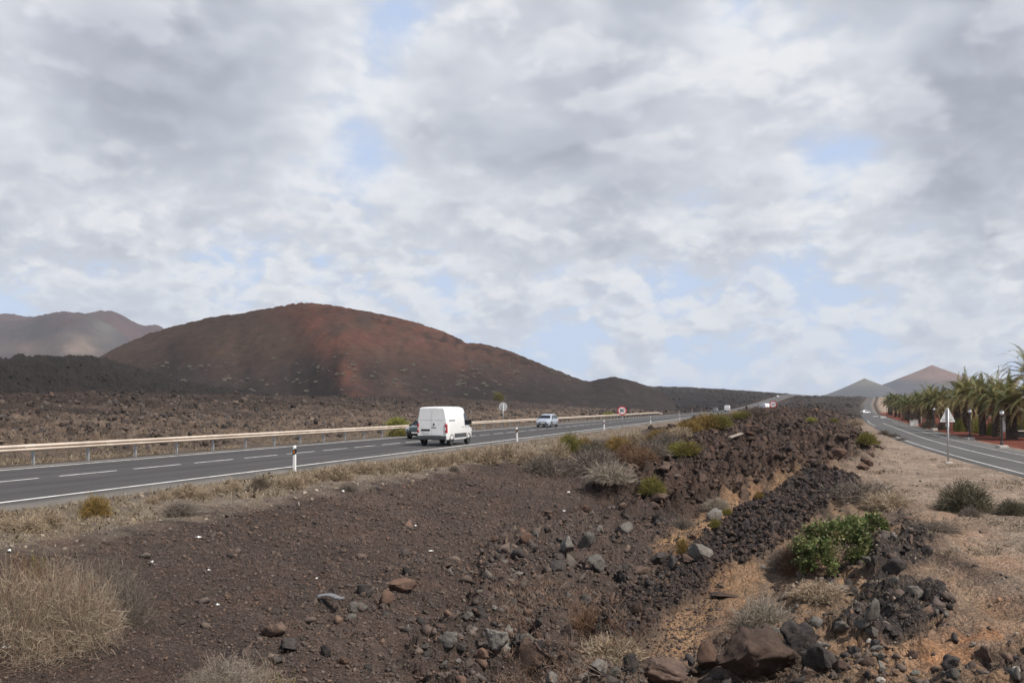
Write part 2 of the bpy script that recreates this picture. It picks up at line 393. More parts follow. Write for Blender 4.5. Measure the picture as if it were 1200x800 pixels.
M = dict(
 ground=ground_mat(), hill=hill_mat('volcano_cinder', 0.22, 0.9), mount=hill_mat('mountain_cinder', 0.02, 6.0, 0.15),
 asphalt=asphalt_mat('asphalt', None, 0), paint=plain('road_paint', (0.78, 0.76, 0.72), 0.7, var=0.2, scale=3.0, dirt=(0.3, 0.28, 0.26)),
 oldpaint=plain('worn_road_paint', (0.5, 0.49, 0.46), 0.75, var=0.25, scale=2.0, dirt=(0.16, 0.155, 0.15)),
 rail=plain('weathered_rail_steel', (0.56, 0.47, 0.385), 0.6, 0.1, var=0.15, scale=1.2, dirt=(0.40, 0.31, 0.235)),
 galv=plain('galvanised_steel', (0.42, 0.42, 0.42), 0.5, 0.6, var=0.15, scale=5.0),
 signback=plain('sign_back_aluminium', (0.58, 0.58, 0.57), 0.55, 0.2, var=0.1, scale=5.0, dirt=(0.45, 0.43, 0.4)),
 white=plain('white_plastic', (0.78, 0.77, 0.75), 0.45, var=0.06, dirt=(0.6, 0.56, 0.5)),
 black=plain('black_plastic', (0.015, 0.015, 0.016), 0.5, var=0.2),
 amber=plain('amber_reflector', (0.55, 0.16, 0.02), 0.25),
 red=plain('red_sign_paint', (0.52, 0.02, 0.025), 0.4, var=0.08),
 vanwhite=plain('white_van_paint', (0.80, 0.80, 0.79), 0.28, var=0.03, coat=0.5, dirt=(0.70, 0.69, 0.66)),
 silver=plain('silver_car_paint', (0.52, 0.56, 0.62), 0.3, 0.45, var=0.04, coat=0.6),
 darkcar=plain('dark_green_grey_car_paint', (0.045, 0.058, 0.056), 0.25, 0.3, var=0.05, coat=0.8),
 greycar=plain('grey_car_paint', (0.16, 0.165, 0.17), 0.3, 0.3, var=0.05, coat=0.6),
 bumper=plain('grey_bumper_plastic', (0.055, 0.057, 0.06), 0.6, var=0.12),
 rubber=plain('tyre_rubber', (0.018, 0.018, 0.018), 0.8, var=0.2),
 alloy=plain('alloy_rim', (0.42, 0.43, 0.45), 0.35, 0.7, var=0.1),
 glass=glass_mat(), taillight=plain('red_tail_lens', (0.42, 0.02, 0.02), 0.2), headlight=plain('clear_headlamp_lens', (0.62, 0.65, 0.68), 0.12, 0.2),
 plate=plain('number_plate_white', (0.66, 0.66, 0.62), 0.4), concrete=plain('pale_concrete', (0.46, 0.42, 0.37), 0.85, var=0.2, bump=0.3),
 whitewash=plain('whitewashed_masonry', (0.72, 0.70, 0.64), 0.8, var=0.1, dirt=(0.5, 0.46, 0.4)),
 bumper2=plain('worn_grey_rubber', (0.16, 0.16, 0.165), 0.7, var=0.25), bleached=plain('bleached_slab', (0.24, 0.20, 0.165), 0.9, var=0.25, bump=0.4), bark=plain('tree_bark', (0.07, 0.052, 0.04), 0.9, var=0.3), globe=plain('white_globe_glass', (0.82, 0.82, 0.8), 0.25, var=0.02), iron=plain('dark_lamp_iron', (0.03, 0.03, 0.032), 0.55),
 bush=tinted('dry_bush_stems', 0.9, 0.2, 4.0, trans=0.25), leaf=tinted('green_leaves', 0.5, 0.2, 5.0, trans=0.3),
 frond=tinted('palm_fronds', 0.55, 0.2, 2.0, trans=0.2), boots=tinted('palm_trunk_bark', 0.95, 0.35, 9.0, bump=0.6, dist=0.04),
 stones=tinted('loose_stones', 0.95, 0.4, 22.0, bump=0.7, dist=0.02),
 rock_brown=rock_mat('brown_lava_rock', (0.062, 0.043, 0.035), (0.115, 0.078, 0.06)), rock_dark=rock_mat('dark_lava_rock', (0.028, 0.026, 0.026), (0.06, 0.05, 0.045)),
 rock_grey=rock_mat('grey_basalt_rock', (0.085, 0.078, 0.07), (0.15, 0.135, 0.118)), rock_rust=rock_mat('rust_lava_rock', (0.115, 0.068, 0.048), (0.085, 0.056, 0.044)),
 rock_pale=rock_mat('pale_stone', (0.36, 0.31, 0.26), (0.5, 0.45, 0.4)),
)

# ------------------------------------------------------------------ ground sheet
def build_ground():
    dense = np.linspace(R(-33.5), R(33.5), 1020)
    a_l = np.linspace(R(-75), R(-33.5), 150, endpoint=False); a_r = np.linspace(R(33.5), R(75), 151)[1:]
    back = np.linspace(R(75), R(285), 41)[1:-1]
    ang = np.concatenate([a_l, dense, a_r, back])
    rad = [0.5]
    while rad[-1] < 5000:
        r = rad[-1]
        k = 0.035 if r < 6 else (0.0062 if r < 130 else (0.008 if r < 260 else 0.017))
        rad.append(r*(1+k))
    rad = np.array(rad)
    A, Rr = np.meshgrid(ang, rad)
    x = (Rr*np.sin(A)).ravel(); y = (Rr*np.cos(A)).ravel()
    z, d = terrain(x, y)
    n = len(x)
    Z = d['Z']; o, w, v, r = d['o'], d['w'], d['v'], d['r']
    def C(*c): return np.array(c)[None, :]
    col = np.tile(C(0.096, 0.070, 0.058), (n, 1))                        # brown cinder gravel of the bank
    def put(wt, c):
        nonlocal col
        wt = np.clip(wt, 0, 1)[:, None]; col = col*(1-wt) + c*wt
    n1 = fbm(x/2.2, y/2.2, 4, 101); n2 = fbm(x/0.7, y/0.7, 3, 103); n3 = fbm(x/9, y/9, 3, 105)
    put(0.5 + n3 + 0.6*n1, C(0.076, 0.057, 0.048))
    put(np.clip(-n1*1.3-0.2*n2-0.25, 0, 1)*0.8, C(0.05, 0.038, 0.033))
    put(np.clip(n1*1.5-0.35, 0, 1), C(0.125, 0.082, 0.063))
    s_al = DX*x + DY*y; wash = fbm(s_al/0.9 + 0.8*fbm(x/4, y/4, 2, 115), o/7, 4, 117)
    put(np.clip(wash*1.6 - 0.2, 0, 1)*0.6, C(0.112, 0.084, 0.069))
    put(np.clip(-wash*1.6 - 0.25, 0, 1)*0.6, C(0.055, 0.041, 0.036))
    soil = C(0.255, 0.180, 0.126)
    # right bank: tan soil
    rb = sstep(-4.2, -1.2, o + 1.2*n1)*sstep(60, 42, y)
    put(rb, soil*(1 + 0.25*n1[:, None]))
    put(rb*np.clip(n2*1.5 + n1*1.0 + 0.15, 0, 1)*0.85, C(0.098, 0.074, 0.059))
    put(rb*np.clip(fbm(x/0.35, y/0.35, 3, 109)*1.4 - 0.25, 0, 1)*0.6, C(0.26, 0.2, 0.15))
    put(sstep(11.0, 6.0, w + 2*n1)*sstep(0, 5, o+8)*(y > 3), C(0.30, 0.235, 0.18)*(1+0.3*n2[:, None]))
    put(Z['ochre']*(0.30+0.7*n1), C(0.32, 0.215, 0.145))
    put(Z['orange1'], C(0.36, 0.225, 0.125)*(1+0.25*n1[:, None]))
    put(Z['orange2']*np.clip(0.8+0.6*n2, 0, 1), C(0.33, 0.205, 0.115)*(1+0.3*n1[:, None]))
    put(Z['orange3']*np.clip(0.55+0.9*n2, 0, 1), C(0.33, 0.165, 0.08)*(1+0.25*n1[:, None]))
    put(Z['band']*(1-Z['orange2'])*(1-Z['orange3'])*np.clip(0.62+0.7*n1+0.4*n2, 0, 1), C(0.085, 0.064, 0.052)*(1+0.4*n2[:, None]))
    stk = fbm(w/0.9, (y + 0.3*x)/14, 4, 113)
    put(rb*sstep(6.0, 9.0, w)*np.clip(stk*2.0 + 0.05, 0, 1)*0.85, C(0.105, 0.078, 0.061))
    put(rb*sstep(6.0, 9.0, w)*np.clip(-stk*1.8 - 0.1, 0, 1)*0.75, C(0.33, 0.215, 0.13))
    # left shoulder
    sh = sstep(-13.2, -14.6, o + 0.9*n2 + 0.4*n1)*sstep(-20.5, -18.5, o)
    put(sh, C(0.20, 0.162, 0.126)*(1+0.25*n2[:, None]))
    put(sh*sstep(-17.2, -18.4, o)*0.7, C(0.14, 0.116, 0.096))
    # lava between the roads
    lava = C(0.060, 0.041, 0.033); lv = 0.55*d['l1'] + 0.5*d['l2']
    put(d['mid'], lava*(0.62 + 0.9*lv[:, None]))
    put(d['mid']*np.clip(n1*1.4-0.25, 0, 1)*0.8, C(0.125, 0.09, 0.068))
    put(d['mid']*np.clip(-n3*2-0.2, 0, 1)*0.7, C(0.042, 0.036, 0.034))
    put(Z['dark'], C(0.046, 0.040, 0.039)*(0.75 + 0.7*d['l3'][:, None])); put(Z['heap'] + Z['heap2'], C(0.06, 0.05, 0.045))
    put(Z['rubble']*(0.35 + n1*0.7), C(0.075, 0.06, 0.052))
    # lava beyond the guardrail: tan lichen near, further off dark lava with cloud shadow partly painted in
    tl = d['tl']
    near = sstep(-92, -52, o + 20*n3 + 7*n1)
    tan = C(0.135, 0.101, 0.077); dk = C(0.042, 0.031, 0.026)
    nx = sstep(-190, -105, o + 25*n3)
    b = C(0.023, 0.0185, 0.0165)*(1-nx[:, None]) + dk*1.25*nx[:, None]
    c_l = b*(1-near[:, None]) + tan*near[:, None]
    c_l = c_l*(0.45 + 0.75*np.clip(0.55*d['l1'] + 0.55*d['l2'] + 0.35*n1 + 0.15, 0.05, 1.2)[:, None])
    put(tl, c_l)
    put(tl*near*np.clip(-n1*1.6 - 0.2 - n2*0.6, 0, 1)*0.85, C(0.04, 0.032, 0.028))
    put(tl*near*np.clip(n2*1.3 - 0.25, 0, 1)*0.7, C(0.22, 0.175, 0.135))
    put(sstep(-31.3, -32.5, o)*(1-tl)*(y < 400)*np.clip(0.75+n2, 0, 1), C(0.15, 0.118, 0.088))
    # far dark lava, pale margin towards the horizon
    put(sstep(170, 300, r)*(1-tl)*(1-d['palmside'])*(d['on'] < 0.5), C(0.030, 0.0225, 0.0195)*(1+0.8*np.clip(fbm(x/22, y/50, 4, 111), -1, 1)[:, None] + 0.6*n1[:, None]))
    rdist = np.minimum(np.abs(o+25.1), np.abs(w+2.9))
    put(sstep(280, 380, r)*sstep(735, 775, CX + F*x/np.maximum(y, 1))*(o < -33), C(0.017, 0.0145, 0.0145)*(1+0.5*n3[:, None] + 0.5*n1[:, None]))
    put(sstep(300, 420, r)*sstep(8.5, 6, rdist)*(o > -60)*0.35, C(0.07, 0.06, 0.052))
    px = CX + F*x/np.maximum(y, 1)
    put(sstep(520, 900, r + 120*n3)*(y > 0)*(1-d['palmside'])*(d['on'] < .5)*0.55*np.clip(0.6+n1, 0, 1), C(0.055, 0.047, 0.041))
    put(sstep(960, 1040, r)*sstep(880, 960, px), C(0.075, 0.068, 0.06))
    put(sstep(860, 960, r + 60*n3)*sstep(905, 845, px)*0.7, C(0.075, 0.066, 0.06))
    # red cinder garden by the palms
    rg = sstep(0.0, 0.8, v + 0.3*n2)*(y < 420)*(y > -30)
    put(rg, C(0.165, 0.050, 0.032)*(1+0.35*n2[:, None]))
    put(sstep(26, 34, v)*(y < 420), C(0.07, 0.06, 0.045))
    # ground right under the camera
    put(sstep(4, 2.5, r), C(0.1, 0.08, 0.065))
    nr, na = len(rad), len(ang)
    i = np.arange(nr-1)[:, None]; j = np.arange(na)[None, :]; j2 = (j+1) % na
    Fc = np.stack([i*na + j + 0*i, (i+1)*na + j, (i+1)*na + j2, i*na + j2 + 0*i], -1).reshape(-1, 4)[:, ::-1]
    V = np.stack([x, y, z], 1)
    g = mk('ground', V, Fc, M['ground'], smooth=True, col=np.clip(col, 0.008, 0.8))
    tag(g, kind='structure')
    print('ground verts', n)
build_ground()

# ------------------------------------------------------------------ road ribbons
def ribbon(T, offs, ys, lift, name, mat, col=None, zfix=None):
    xc, c, s = road(T, ys)
    V = []; na = len(offs)
    for k, of in enumerate(offs):
        of_ = of*np.interp(ys, [250, 600], [1.0, 0.72])
        X = xc + of_*c; Y = ys - of_*s*c
        Z = base(X, Y) + lift + 0.0004*np.clip(ys-60, 0, None)
        if zfix is not None: Z = Z + zfix[k]
        V.append(np.stack([X, Y, Z], 1))
    V = np.stack(V, 1).reshape(-1, 3)
    n = len(ys)
    i = np.arange(n-1)[:, None]; j = np.arange(na-1)[None, :]
    Fc = np.stack([i*na+j, i*na+j+1, (i+1)*na+j+1, (i+1)*na+j], -1).reshape(-1, 4)
    return V, Fc
def ysteps(a, b):
    out = [a]
    while out[-1] < b: out.append(out[-1] + max(0.5, 0.012*abs(out[-1])))
    return np.array(out)
yl = ysteps(-40, 1250)
offs = np.concatenate([[-6.6], np.arange(-6.3, 6.3, 0.35), [6.4]])
V, Fc = ribbon(TL, offs, yl, 0.0, 'road', None, zfix=np.where((offs < -6.5) | (offs > 6.3), -0.12, 0))
lat = np.tile(offs, len(yl)); base_c = np.tile(np.array([[0.062, 0.058, 0.057]]), (len(lat), 1))
trk = np.exp(-((np.abs(lat+2.6)-0.85)/0.35)**2) + np.exp(-((np.abs(lat-2.4)-0.85)/0.35)**2)
base_c *= (1 - 0.22*np.clip(trk, 0, 1) + 0.16*fbm(lat/1.5, V[:,1]/14, 4, 7) + 0.10*(vnoise(V[:,1]/23, 0*lat, 17) > 0.35))[:, None]
edge = (sstep(5.2, 6.2, np.abs(lat) + 0.5*fbm(V[:,0]/1.2, V[:,1]/2.5, 3, 27)))[:, None]; base_c = base_c*(1-edge) + np.array([[0.145, 0.130, 0.114]])*edge
tag(mk('road', V, Fc, M['asphalt'], smooth=True, col=base_c), kind='structure')
yr = ysteps(-35, 1200)
offr = np.array([-3.2, -2.95, -2.4, -1.2, 0, 1.1, 2.2, 3.0, 4.0, 4.35])
V, Fc = ribbon(TR, offr, yr, 0.0, 'road', None, zfix=np.array([-0.12]+[0]*8+[-0.12]))
bc = np.tile(np.array([[0.082, 0.078, 0.075]]), (len(V), 1))*(1 + 0.18*fbm(V[:,0]/2, V[:,1]/6, 4, 8))[:, None]
lt = np.tile(offr, len(yr)); e = sstep(2.3, 3.2, lt)[:, None]; bc = bc*(1-e) + np.array([[0.12, 0.112, 0.102]])*e
tag(mk('side_road', V, Fc, M['asphalt'], smooth=True, col=bc), kind='structure')
# painted lines
def stripes(name, T, runs, mat):
    Vs = []; Fs = []; b = 0
    for (of, wd, y0, y1) in runs:
        ys = ysteps(y0, y1) if y1-y0 > 6 else np.linspace(y0, y1, 4)
        V, Fc = ribbon(T, np.array([of-wd/2, of+wd/2]), ys, 0.006, name, None)
        Vs.append(V); Fs.append(Fc+b); b += len(V)
    V = np.concatenate(Vs)
    o = mk(name, V, np.concatenate(Fs), mat); tag(o, kind='structure'); return o
runs = [(5.0, 0.17, -40, 1150), (-5.0, 0.16, -40, 1150)]
y = 33.25 - 3.62*20 + 0.1
while y < 420:
    runs.append((-0.5, 0.13, y-2.8, y)); y += 3.72
runs.append((-0.5, 0.15, 430, 1100))
stripes('road_markings', TL, runs, M['paint'])
runs = [(-2.5, 0.14, -35, 128), (-2.5, 0.12, 152, 205)]
stripes('side_road_edge_line', TR, runs, M['oldpaint'])
stripes('side_road_centre_line', TR, [(0.0, 0.13, -35, 178), (2.25, 0.10, -35, 190)] , M['oldpaint'])

# ------------------------------------------------------------------ volcano and far mountains
def crest_hill(name, pts, Yc, wf, wb, qn, yn, q0, q1, colf, seed, mat, spur=None, rough=1.0, floor=-4, pw=1.0):
    pts = np.array(pts, float)
    dense = np.arange(pts[0,0], pts[-1,0]+1, 2.0)
    rows = np.interp(dense, pts[:,0], pts[:,1]); k = np.exp(-0.5*(np.arange(-6, 7)/2.2)**2); k /= k.sum()
    rows = np.convolve(np.pad(rows, 6, mode='edge'), k, 'valid')
    def fn(x, y):
        q = x/y; pxl = CX + F*q
        row = np.interp(pxl, dense, rows, left=520, right=520)
        zc = CAM_Z + (HOR-row)/F*Yc
        Wf = wf*(1 + 0.10*fbm(pxl/60, 0*pxl, 3, seed))
        if spur is not None:
            for (sp, sw, sa) in spur: Wf = Wf*(1 + sa*np.exp(-((pxl - sp - (1-np.clip((y-(Yc-wf))/wf, 0, 1))*18)/sw)**2))
        t = np.where(y < Yc, (y-(Yc-Wf))/Wf, (Yc+wb-y)/wb)
        tc = np.clip(t, 0, 1)
        prof = (0.35*tc + 0.65*tc*tc*(3-2*tc))**pw
        z = np.where(t > 0, zc*prof, t*6)
        z = z + rough*tc*(fbm(x/26, y/26, 4, seed+3)*1.7 - np.abs(fbm(x/13 + 0.6*fbm(x/40, y/40, 2, seed+6), y/120, 3, seed+5))*1.6*np.sin(np.pi*np.clip(tc, 0, 1)) + lump(x/4, y/4, seed+9)*0.5 + sstep(0.86, 0.97, tc)*(lump(x/5.5, y/5.5, seed+11)*1.2 + lump(x/2.6, y/2.6, seed+12)*0.7 - 0.9)*min(rough, 1.0))
        return np.maximum(z, floor - 2 + 0*z)
    q = np.linspace(q0, q1, qn); y = np.concatenate([np.linspace(Yc-wf*1.5, Yc, yn), np.linspace(Yc, Yc+wb, yn//4)[1:]])
    Q, Yg = np.meshgrid(q, y); x = (Q*Yg).ravel(); yy = Yg.ravel(); z = fn(x, yy)
    c = colf(x, yy, z, fn)
    nr = len(y); i = np.arange(nr-1)[:, None]; j = np.arange(qn-1)[None, :]
    Fc = np.stack([i*qn+j, i*qn+j+1, (i+1)*qn+j+1, (i+1)*qn+j], -1).reshape(-1, 4)
    o = mk(name, np.stack([x, yy, z], 1), Fc, mat, smooth=True, col=np.clip(c, 0.01, 0.8)); tag(o, kind='structure')
    return fn
def volc_col(x, y, z, fn):
    pxl = CX + F*x/y; row = HOR - F*(z-CAM_Z)/y
    n1 = fbm(x/30, y/70, 4, 201); n2 = fbm(x/9, y/22, 4, 203); n3 = fbm(x/3.2, y/8, 3, 207); n4 = fbm(x/60, y/120, 3, 209)
    c = np.array([[0.029, 0.0225, 0.021]]) + 0*pxl[:, None]
    def put(wt, k):
        nonlocal c
        wt = np.clip(wt, 0, 1)[:, None]; c = c*(1-wt) + np.array([k])*wt
    up = sstep(452, 402, row + 22*n1 + 10*n2)  # lower slope stays darker, cloud shadow partly painted into its colour
    put(up*0.95, (0.052, 0.034, 0.0265))
    put(up*sstep(440, 395, row + 14*n2)*sstep(300, 372, pxl - 0.45*(row-360) + 50*n4)*np.clip(0.55+0.8*n2+0.5*n1, 0, 1)*1.0, (0.082, 0.037, 0.027))
    sp = 350 + (row-357)*0.60 + 14*n1
    put(np.exp(-((pxl-sp-8)/20)**2)*np.clip(0.5+0.9*n2+0.4*n3, 0, 1)*1.0, (0.112, 0.046, 0.032))
    put(np.exp(-((pxl-sp-45)/34)**2)*sstep(395, 445, row)*np.clip(0.5+n2, 0, 1)*0.6, (0.080, 0.047, 0.037))
    put(np.exp(-((pxl-360)/45)**2)*np.exp(-((row-366)/11)**2)*0.6, (0.085, 0.036, 0.026))
    put(np.exp(-((pxl-565)/70)**2)*np.exp(-((row-425)/18)**2)*np.clip(0.5+n2, 0, 1)*0.8, (0.070, 0.034, 0.025))
    cr = fn(x, np.full_like(y, 540.0)); top = cr - z
    put((top < 6 + 4*n1)*np.clip(0.2 + 2*n3 + n2, 0, 1)*0.8*sstep(370, 440, pxl), (0.024, 0.017, 0.015))
    put(np.clip(n3*1.6 - 0.35, 0, 1)*0.7, (0.022, 0.018, 0.0165))
    put(np.clip(-n3*1.4 - 0.45, 0, 1)*0.6, (0.085, 0.062, 0.05))
    return c*(1 + 0.3*n4[:, None])*0.98
VOLC = crest_hill('volcano_hill', [(72,478),(97,444),(116,420),(150,402),(200,385),(260,370),(320,361),(360,357),(400,361),(450,370),(490,379),(525,391),(545,401),(570,404),(600,413),(640,430),(672,442),(690,446),(715,441),(735,444),(760,452),(785,466),(800,485)],
    540, 165, 120, 640, 190, -0.55, 0.22, volc_col, 300, M['hill'], spur=[(390, 40, 0.28), (600, 60, 0.1)])
def mt_col_a(x, y, z, fn):
    n1 = fbm(x/160, y/160, 4, 211); n2 = fbm(x/60, y/60, 4, 212)
    pxl = CX + F*x/y + 22*n1 + 9*n2; row = HOR - F*(z-CAM_Z)/y + 9*fbm(x/110+7, y/110, 4, 214)
    c = np.array([[0.044, 0.036, 0.039]]) + 0*pxl[:, None]
    def put(wt, k):
        nonlocal c
        wt = np.clip(wt, 0, 1)[:, None]; c = c*(1-wt) + np.array([k])*wt
    put(np.exp(-((pxl-68)/26)**2)*np.exp(-((row-375)/11)**2)*(0.8+n1), (0.075, 0.036, 0.032))
    put(np.exp(-((pxl-92)/26)**2)*np.exp(-((row-405)/10)**2)*1.2, (0.15, 0.112, 0.088))
    put(np.exp(-((pxl-25)/26)**2)*np.exp(-((row-410)/9)**2)*1.1, (0.12, 0.085, 0.07))
    put(np.exp(-((pxl-128)/22)**2)*np.exp(-((row-385)/16)**2)*0.9, (0.085, 0.078, 0.070))
    return c*(1+0.2*n1[:, None])
def mt_col_b(x, y, z, fn):
    pxl = CX + F*x/y; n1 = fbm(x/160, y/160, 4, 213)
    return np.array([[0.062, 0.034, 0.034]])*(1+0.3*n1[:, None]) + 0*pxl[:, None]
def mt_rough(s): return s
crest_hill('mountain_near', [(-160,392),(-60,384),(0,376),(30,375),(55,368),(75,364.5),(95,366),(112,372),(130,382),(150,397),(170,412),(200,440)], 2600, 700, 500, 220, 90, -0.76, -0.36, mt_col_a, 320, M['mount'], rough=4.0, spur=[(70, 30, 0.25)])
crest_hill('mountain_behind', [(-160,372),(-60,370),(-20,370),(0,368),(14,367),(28,371),(60,372),(95,368),(130,363),(145,370),(165,381),(172,381),(181,379),(192,385),(230,405),(270,440)], 3300, 800, 500, 220, 90, -0.76, -0.30, mt_col_b, 330, M['mount'], rough=3.0)
def cone_peak(name, px, rowtop, D, Rad, seed, colr, pw=1.25):
    cx = (px-CX)/F*D; h = (HOR-rowtop)/F*D + CAM_Z
    n, m = 120, 70
    a, r = np.meshgrid(np.linspace(0, 2*math.pi, n, endpoint=False), np.linspace(0.0, 1, m))
    x = (r*np.cos(a)*Rad).ravel(); y = (r*np.sin(a)*Rad).ravel(); rr = r.ravel(); aa = a.ravel()
    t = np.clip(1-rr, 0, 1)
    rn = 1 + 0.10*fbm(2*np.cos(aa)+5, 2*np.sin(aa)+3, 3, seed)
    z = h*(0.45*t**1.7 + 0.55*t**pw)*rn**(3.0*t*(1-t)) - h*0.035*np.abs(fbm(3*np.cos(aa)*1.6, 3*np.sin(aa)*1.6 + rr*1.5, 3, seed+2))*np.sin(np.pi*t)
    z = np.minimum(z, h*(1-0.25*rr)) ; z += h*0.015*fbm(x/60, y/60, 3, seed+4)*np.sin(np.pi*t)
    n1 = fbm(x/220, y/220, 4, seed+6)
    c = colr(z/h, n1, aa)
    i = np.arange(m-1)[:, None]; j = np.arange(n)[None, :]; j2 = (j+1) % n
    Fc = np.stack([i*n+j, (i+1)*n+j, (i+1)*n+j2, i*n+j2], -1).reshape(-1, 4)
    o = mk(name, np.stack([x+cx, y+D, z], 1), Fc, M['mount'], smooth=True, col=np.clip(c, 0.01, 0.8)); tag(o, kind='structure')
def ccol(zr, n, a):
    base_ = np.array([[0.040, 0.038, 0.044]]); red = np.array([[0.15, 0.078, 0.058]])
    w = (sstep(0.35, 0.75, zr + 0.3*n))[:, None]; c = base_*(1-w) + red*w
    w2 = (np.exp(-((zr-0.6)/0.12)**2)*np.clip(n*3, 0, 1))[:, None]; return c*(1-w2*0.6) + np.array([[0.25, 0.19, 0.15]])*w2*0.6
def ccol2(zr, n, a):
    return np.array([[0.045, 0.042, 0.046]])*(1+0.5*n[:, None]) + np.array([[0.06, 0.05, 0.025]])*sstep(0.5, 0.9, zr)[:, None]
cone_peak('cone_mountain', 1092, 427.5, 4300, 640, 340, ccol)
cone_peak('low_cone_mountain', 1013, 443, 4200, 420, 350, ccol2, 1.5)
cone_peak('distant_ridge_hill', 1130, 449, 4500, 1150, 360, ccol2, 1.0)

# ------------------------------------------------------------------ rocks
def ico(n):
    bm = bmesh.new(); bmesh.ops.create_icosphere(bm, subdivisions=n, radius=1.0)
    V = np.array([v.co[:] for v in bm.verts]); Fc = np.array([[v.index for v in f.verts] for f in bm.faces]); bm.free(); return V, Fc
ICO = {n: ico(n) for n in (1, 2, 3, 4)}
def rock_shape(n, seed, cuts=9, rough=0.12, flat=0.7):
    g = np.random.default_rng(seed); V, Fc = ICO[n]; V = V.copy()
    an = np.array([g.uniform(0.9, 1.35), g.uniform(0.65, 1.0), flat*g.uniform(0.85, 1.2)])
    for k in range(cuts + 4):
        d = g.normal(size=3); d /= np.linalg.norm(d); h = g.uniform(0.34, 0.80)
        t = V @ d - h; V -= np.clip(t, 0, None)[:, None]*d[None, :]
    if n == 1: V *= g.uniform(0.52, 1.35, len(V))[:, None]
    else:
        m = fbm(V[:,0]*2.3 + seed + V[:,2]*1.3, V[:,1]*2.3 - V[:,2]*1.7, 4, seed)
        m2 = fbm(V[:,0]*6.5 + V[:,2]*4.1 + seed, V[:,1]*6.5 + V[:,2]*5.3, 4, seed+1, 0.6)
        m3 = np.abs(fbm(V[:,0]*3.5 - V[:,2]*2.9 + seed, V[:,1]*3.7 + V[:,2]*3.1, 3, seed+2))
        V *= (1 + rough*1.5*m + rough*0.9*m2 - rough*1.6*(m3-0.2))[:, None]
    c, s = math.cos(g.uniform(0, 3)), math.sin(g.uniform(0, 3))
    V = V*an[None, :]
    return V, Fc
def rot_all(n, g, tilt=1.0):
    a = g.uniform(0, 2*np.pi, n); b = g.normal(0, 0.35*tilt, n); c = g.normal(0, 0.35*tilt, n)
    ca, sa, cb, sb, cc, sc_ = np.cos(a), np.sin(a), np.cos(b), np.sin(b), np.cos(c), np.sin(c)
    Rz = np.zeros((n,3,3)); Rz[:,0,0]=ca; Rz[:,0,1]=-sa; Rz[:,1,0]=sa; Rz[:,1,1]=ca; Rz[:,2,2]=1
    Rx = np.zeros((n,3,3)); Rx[:,0,0]=1; Rx[:,1,1]=cb; Rx[:,1,2]=-sb; Rx[:,2,1]=sb; Rx[:,2,2]=cb
    Ry = np.zeros((n,3,3)); Ry[:,1,1]=1; Ry[:,0,0]=cc; Ry[:,0,2]=sc_; Ry[:,2,0]=-sc_; Ry[:,2,2]=cc
    return Rz @ Rx @ Ry
def scatter(name, pts, size, cols, lod, seed, sink=0.15):
    g = np.random.default_rng(seed); n = len(pts); K = 10
    protos = [rock_shape(lod, seed*31+k, cuts=7 if lod < 3 else 9, rough=0.16, flat=g.uniform(0.65, 0.95)) for k in range(K)]
    Rm = rot_all(n, g); pid = g.integers(0, K, n)
    Vs = []; Fs = []; Cs = []; b = 0
    for k in range(K):
        s = np.where(pid == k)[0]
        if not len(s): continue
        V, Fc = protos[k]
        W = np.einsum('nij,vj->nvi', Rm[s], V)*size[s][:, None, None] + pts[s][:, None, :]
        W[:, :, 2] += (size[s]*(0.30-sink))[:, None]
        Vs.append(W.reshape(-1, 3)); Cs.append(np.repeat(cols[s], len(V), 0))
        Fs.append((Fc[None] + (np.arange(len(s))*len(V))[:, None, None] + b).reshape(-1, 3)); b += len(s)*len(V)
    o = mk(name, np.concatenate(Vs), np.concatenate(Fs), M['stones'], col=np.concatenate(Cs))
    tag(o, kind='stuff'); return o
def sample_view(n, x0, x1, y0, y1, seed, power=1.0, cond=None):
    """ground points spread over a wedge of the ground in front, denser nearby"""
    g = np.random.default_rng(seed)
    px = g.uniform(x0, x1, n); r0, r1 = y0, y1
    u = g.uniform(0, 1, n); yy = np.exp(np.log(r0) + u**power*(np.log(r1)-np.log(r0)))
    xx = (px-CX)/F*yy
    z, d = terrain(xx, yy)
    return xx, yy, z, d, g
ROCKCOL = np.array([[0.086,0.065,0.054],[0.074,0.058,0.050],[0.060,0.050,0.045],[0.108,0.082,0.066],[0.118,0.078,0.058],[0.115,0.097,0.082],[0.045,0.039,0.037]])
def tint_pick(g, n, w): 
    i = g.choice(len(ROCKCOL), n, p=np.array(w)/sum(w)); return ROCKCOL[i]*g.uniform(0.75, 1.3, n)[:, None]
# small pebbles of the gravel bank
xx, yy, z, d, g = sample_view(150000, -40, 1100, 7.0, 60, 21, 0.9)
keep = (d['o'] > -13.4) & (d['o'] < -1.5 + 2.0*(yy > 30)) & (d['mid'] < 0.3)
xx, yy, z = xx[keep], yy[keep], z[keep]; n = len(xx)
sz = np.minimum(0.0115*(1-g.uniform(0, 1, n))**-0.40, 0.045)*np.clip(yy/13, 0.75, 1.9)
scatter('bank_gravel', np.stack([xx, yy, z], 1), sz, tint_pick(g, n, [6, 5, 3, 2.2, 1.2, .5, 1.8])*np.array([[1.05, 1.0, 0.97]]), 1, 41)
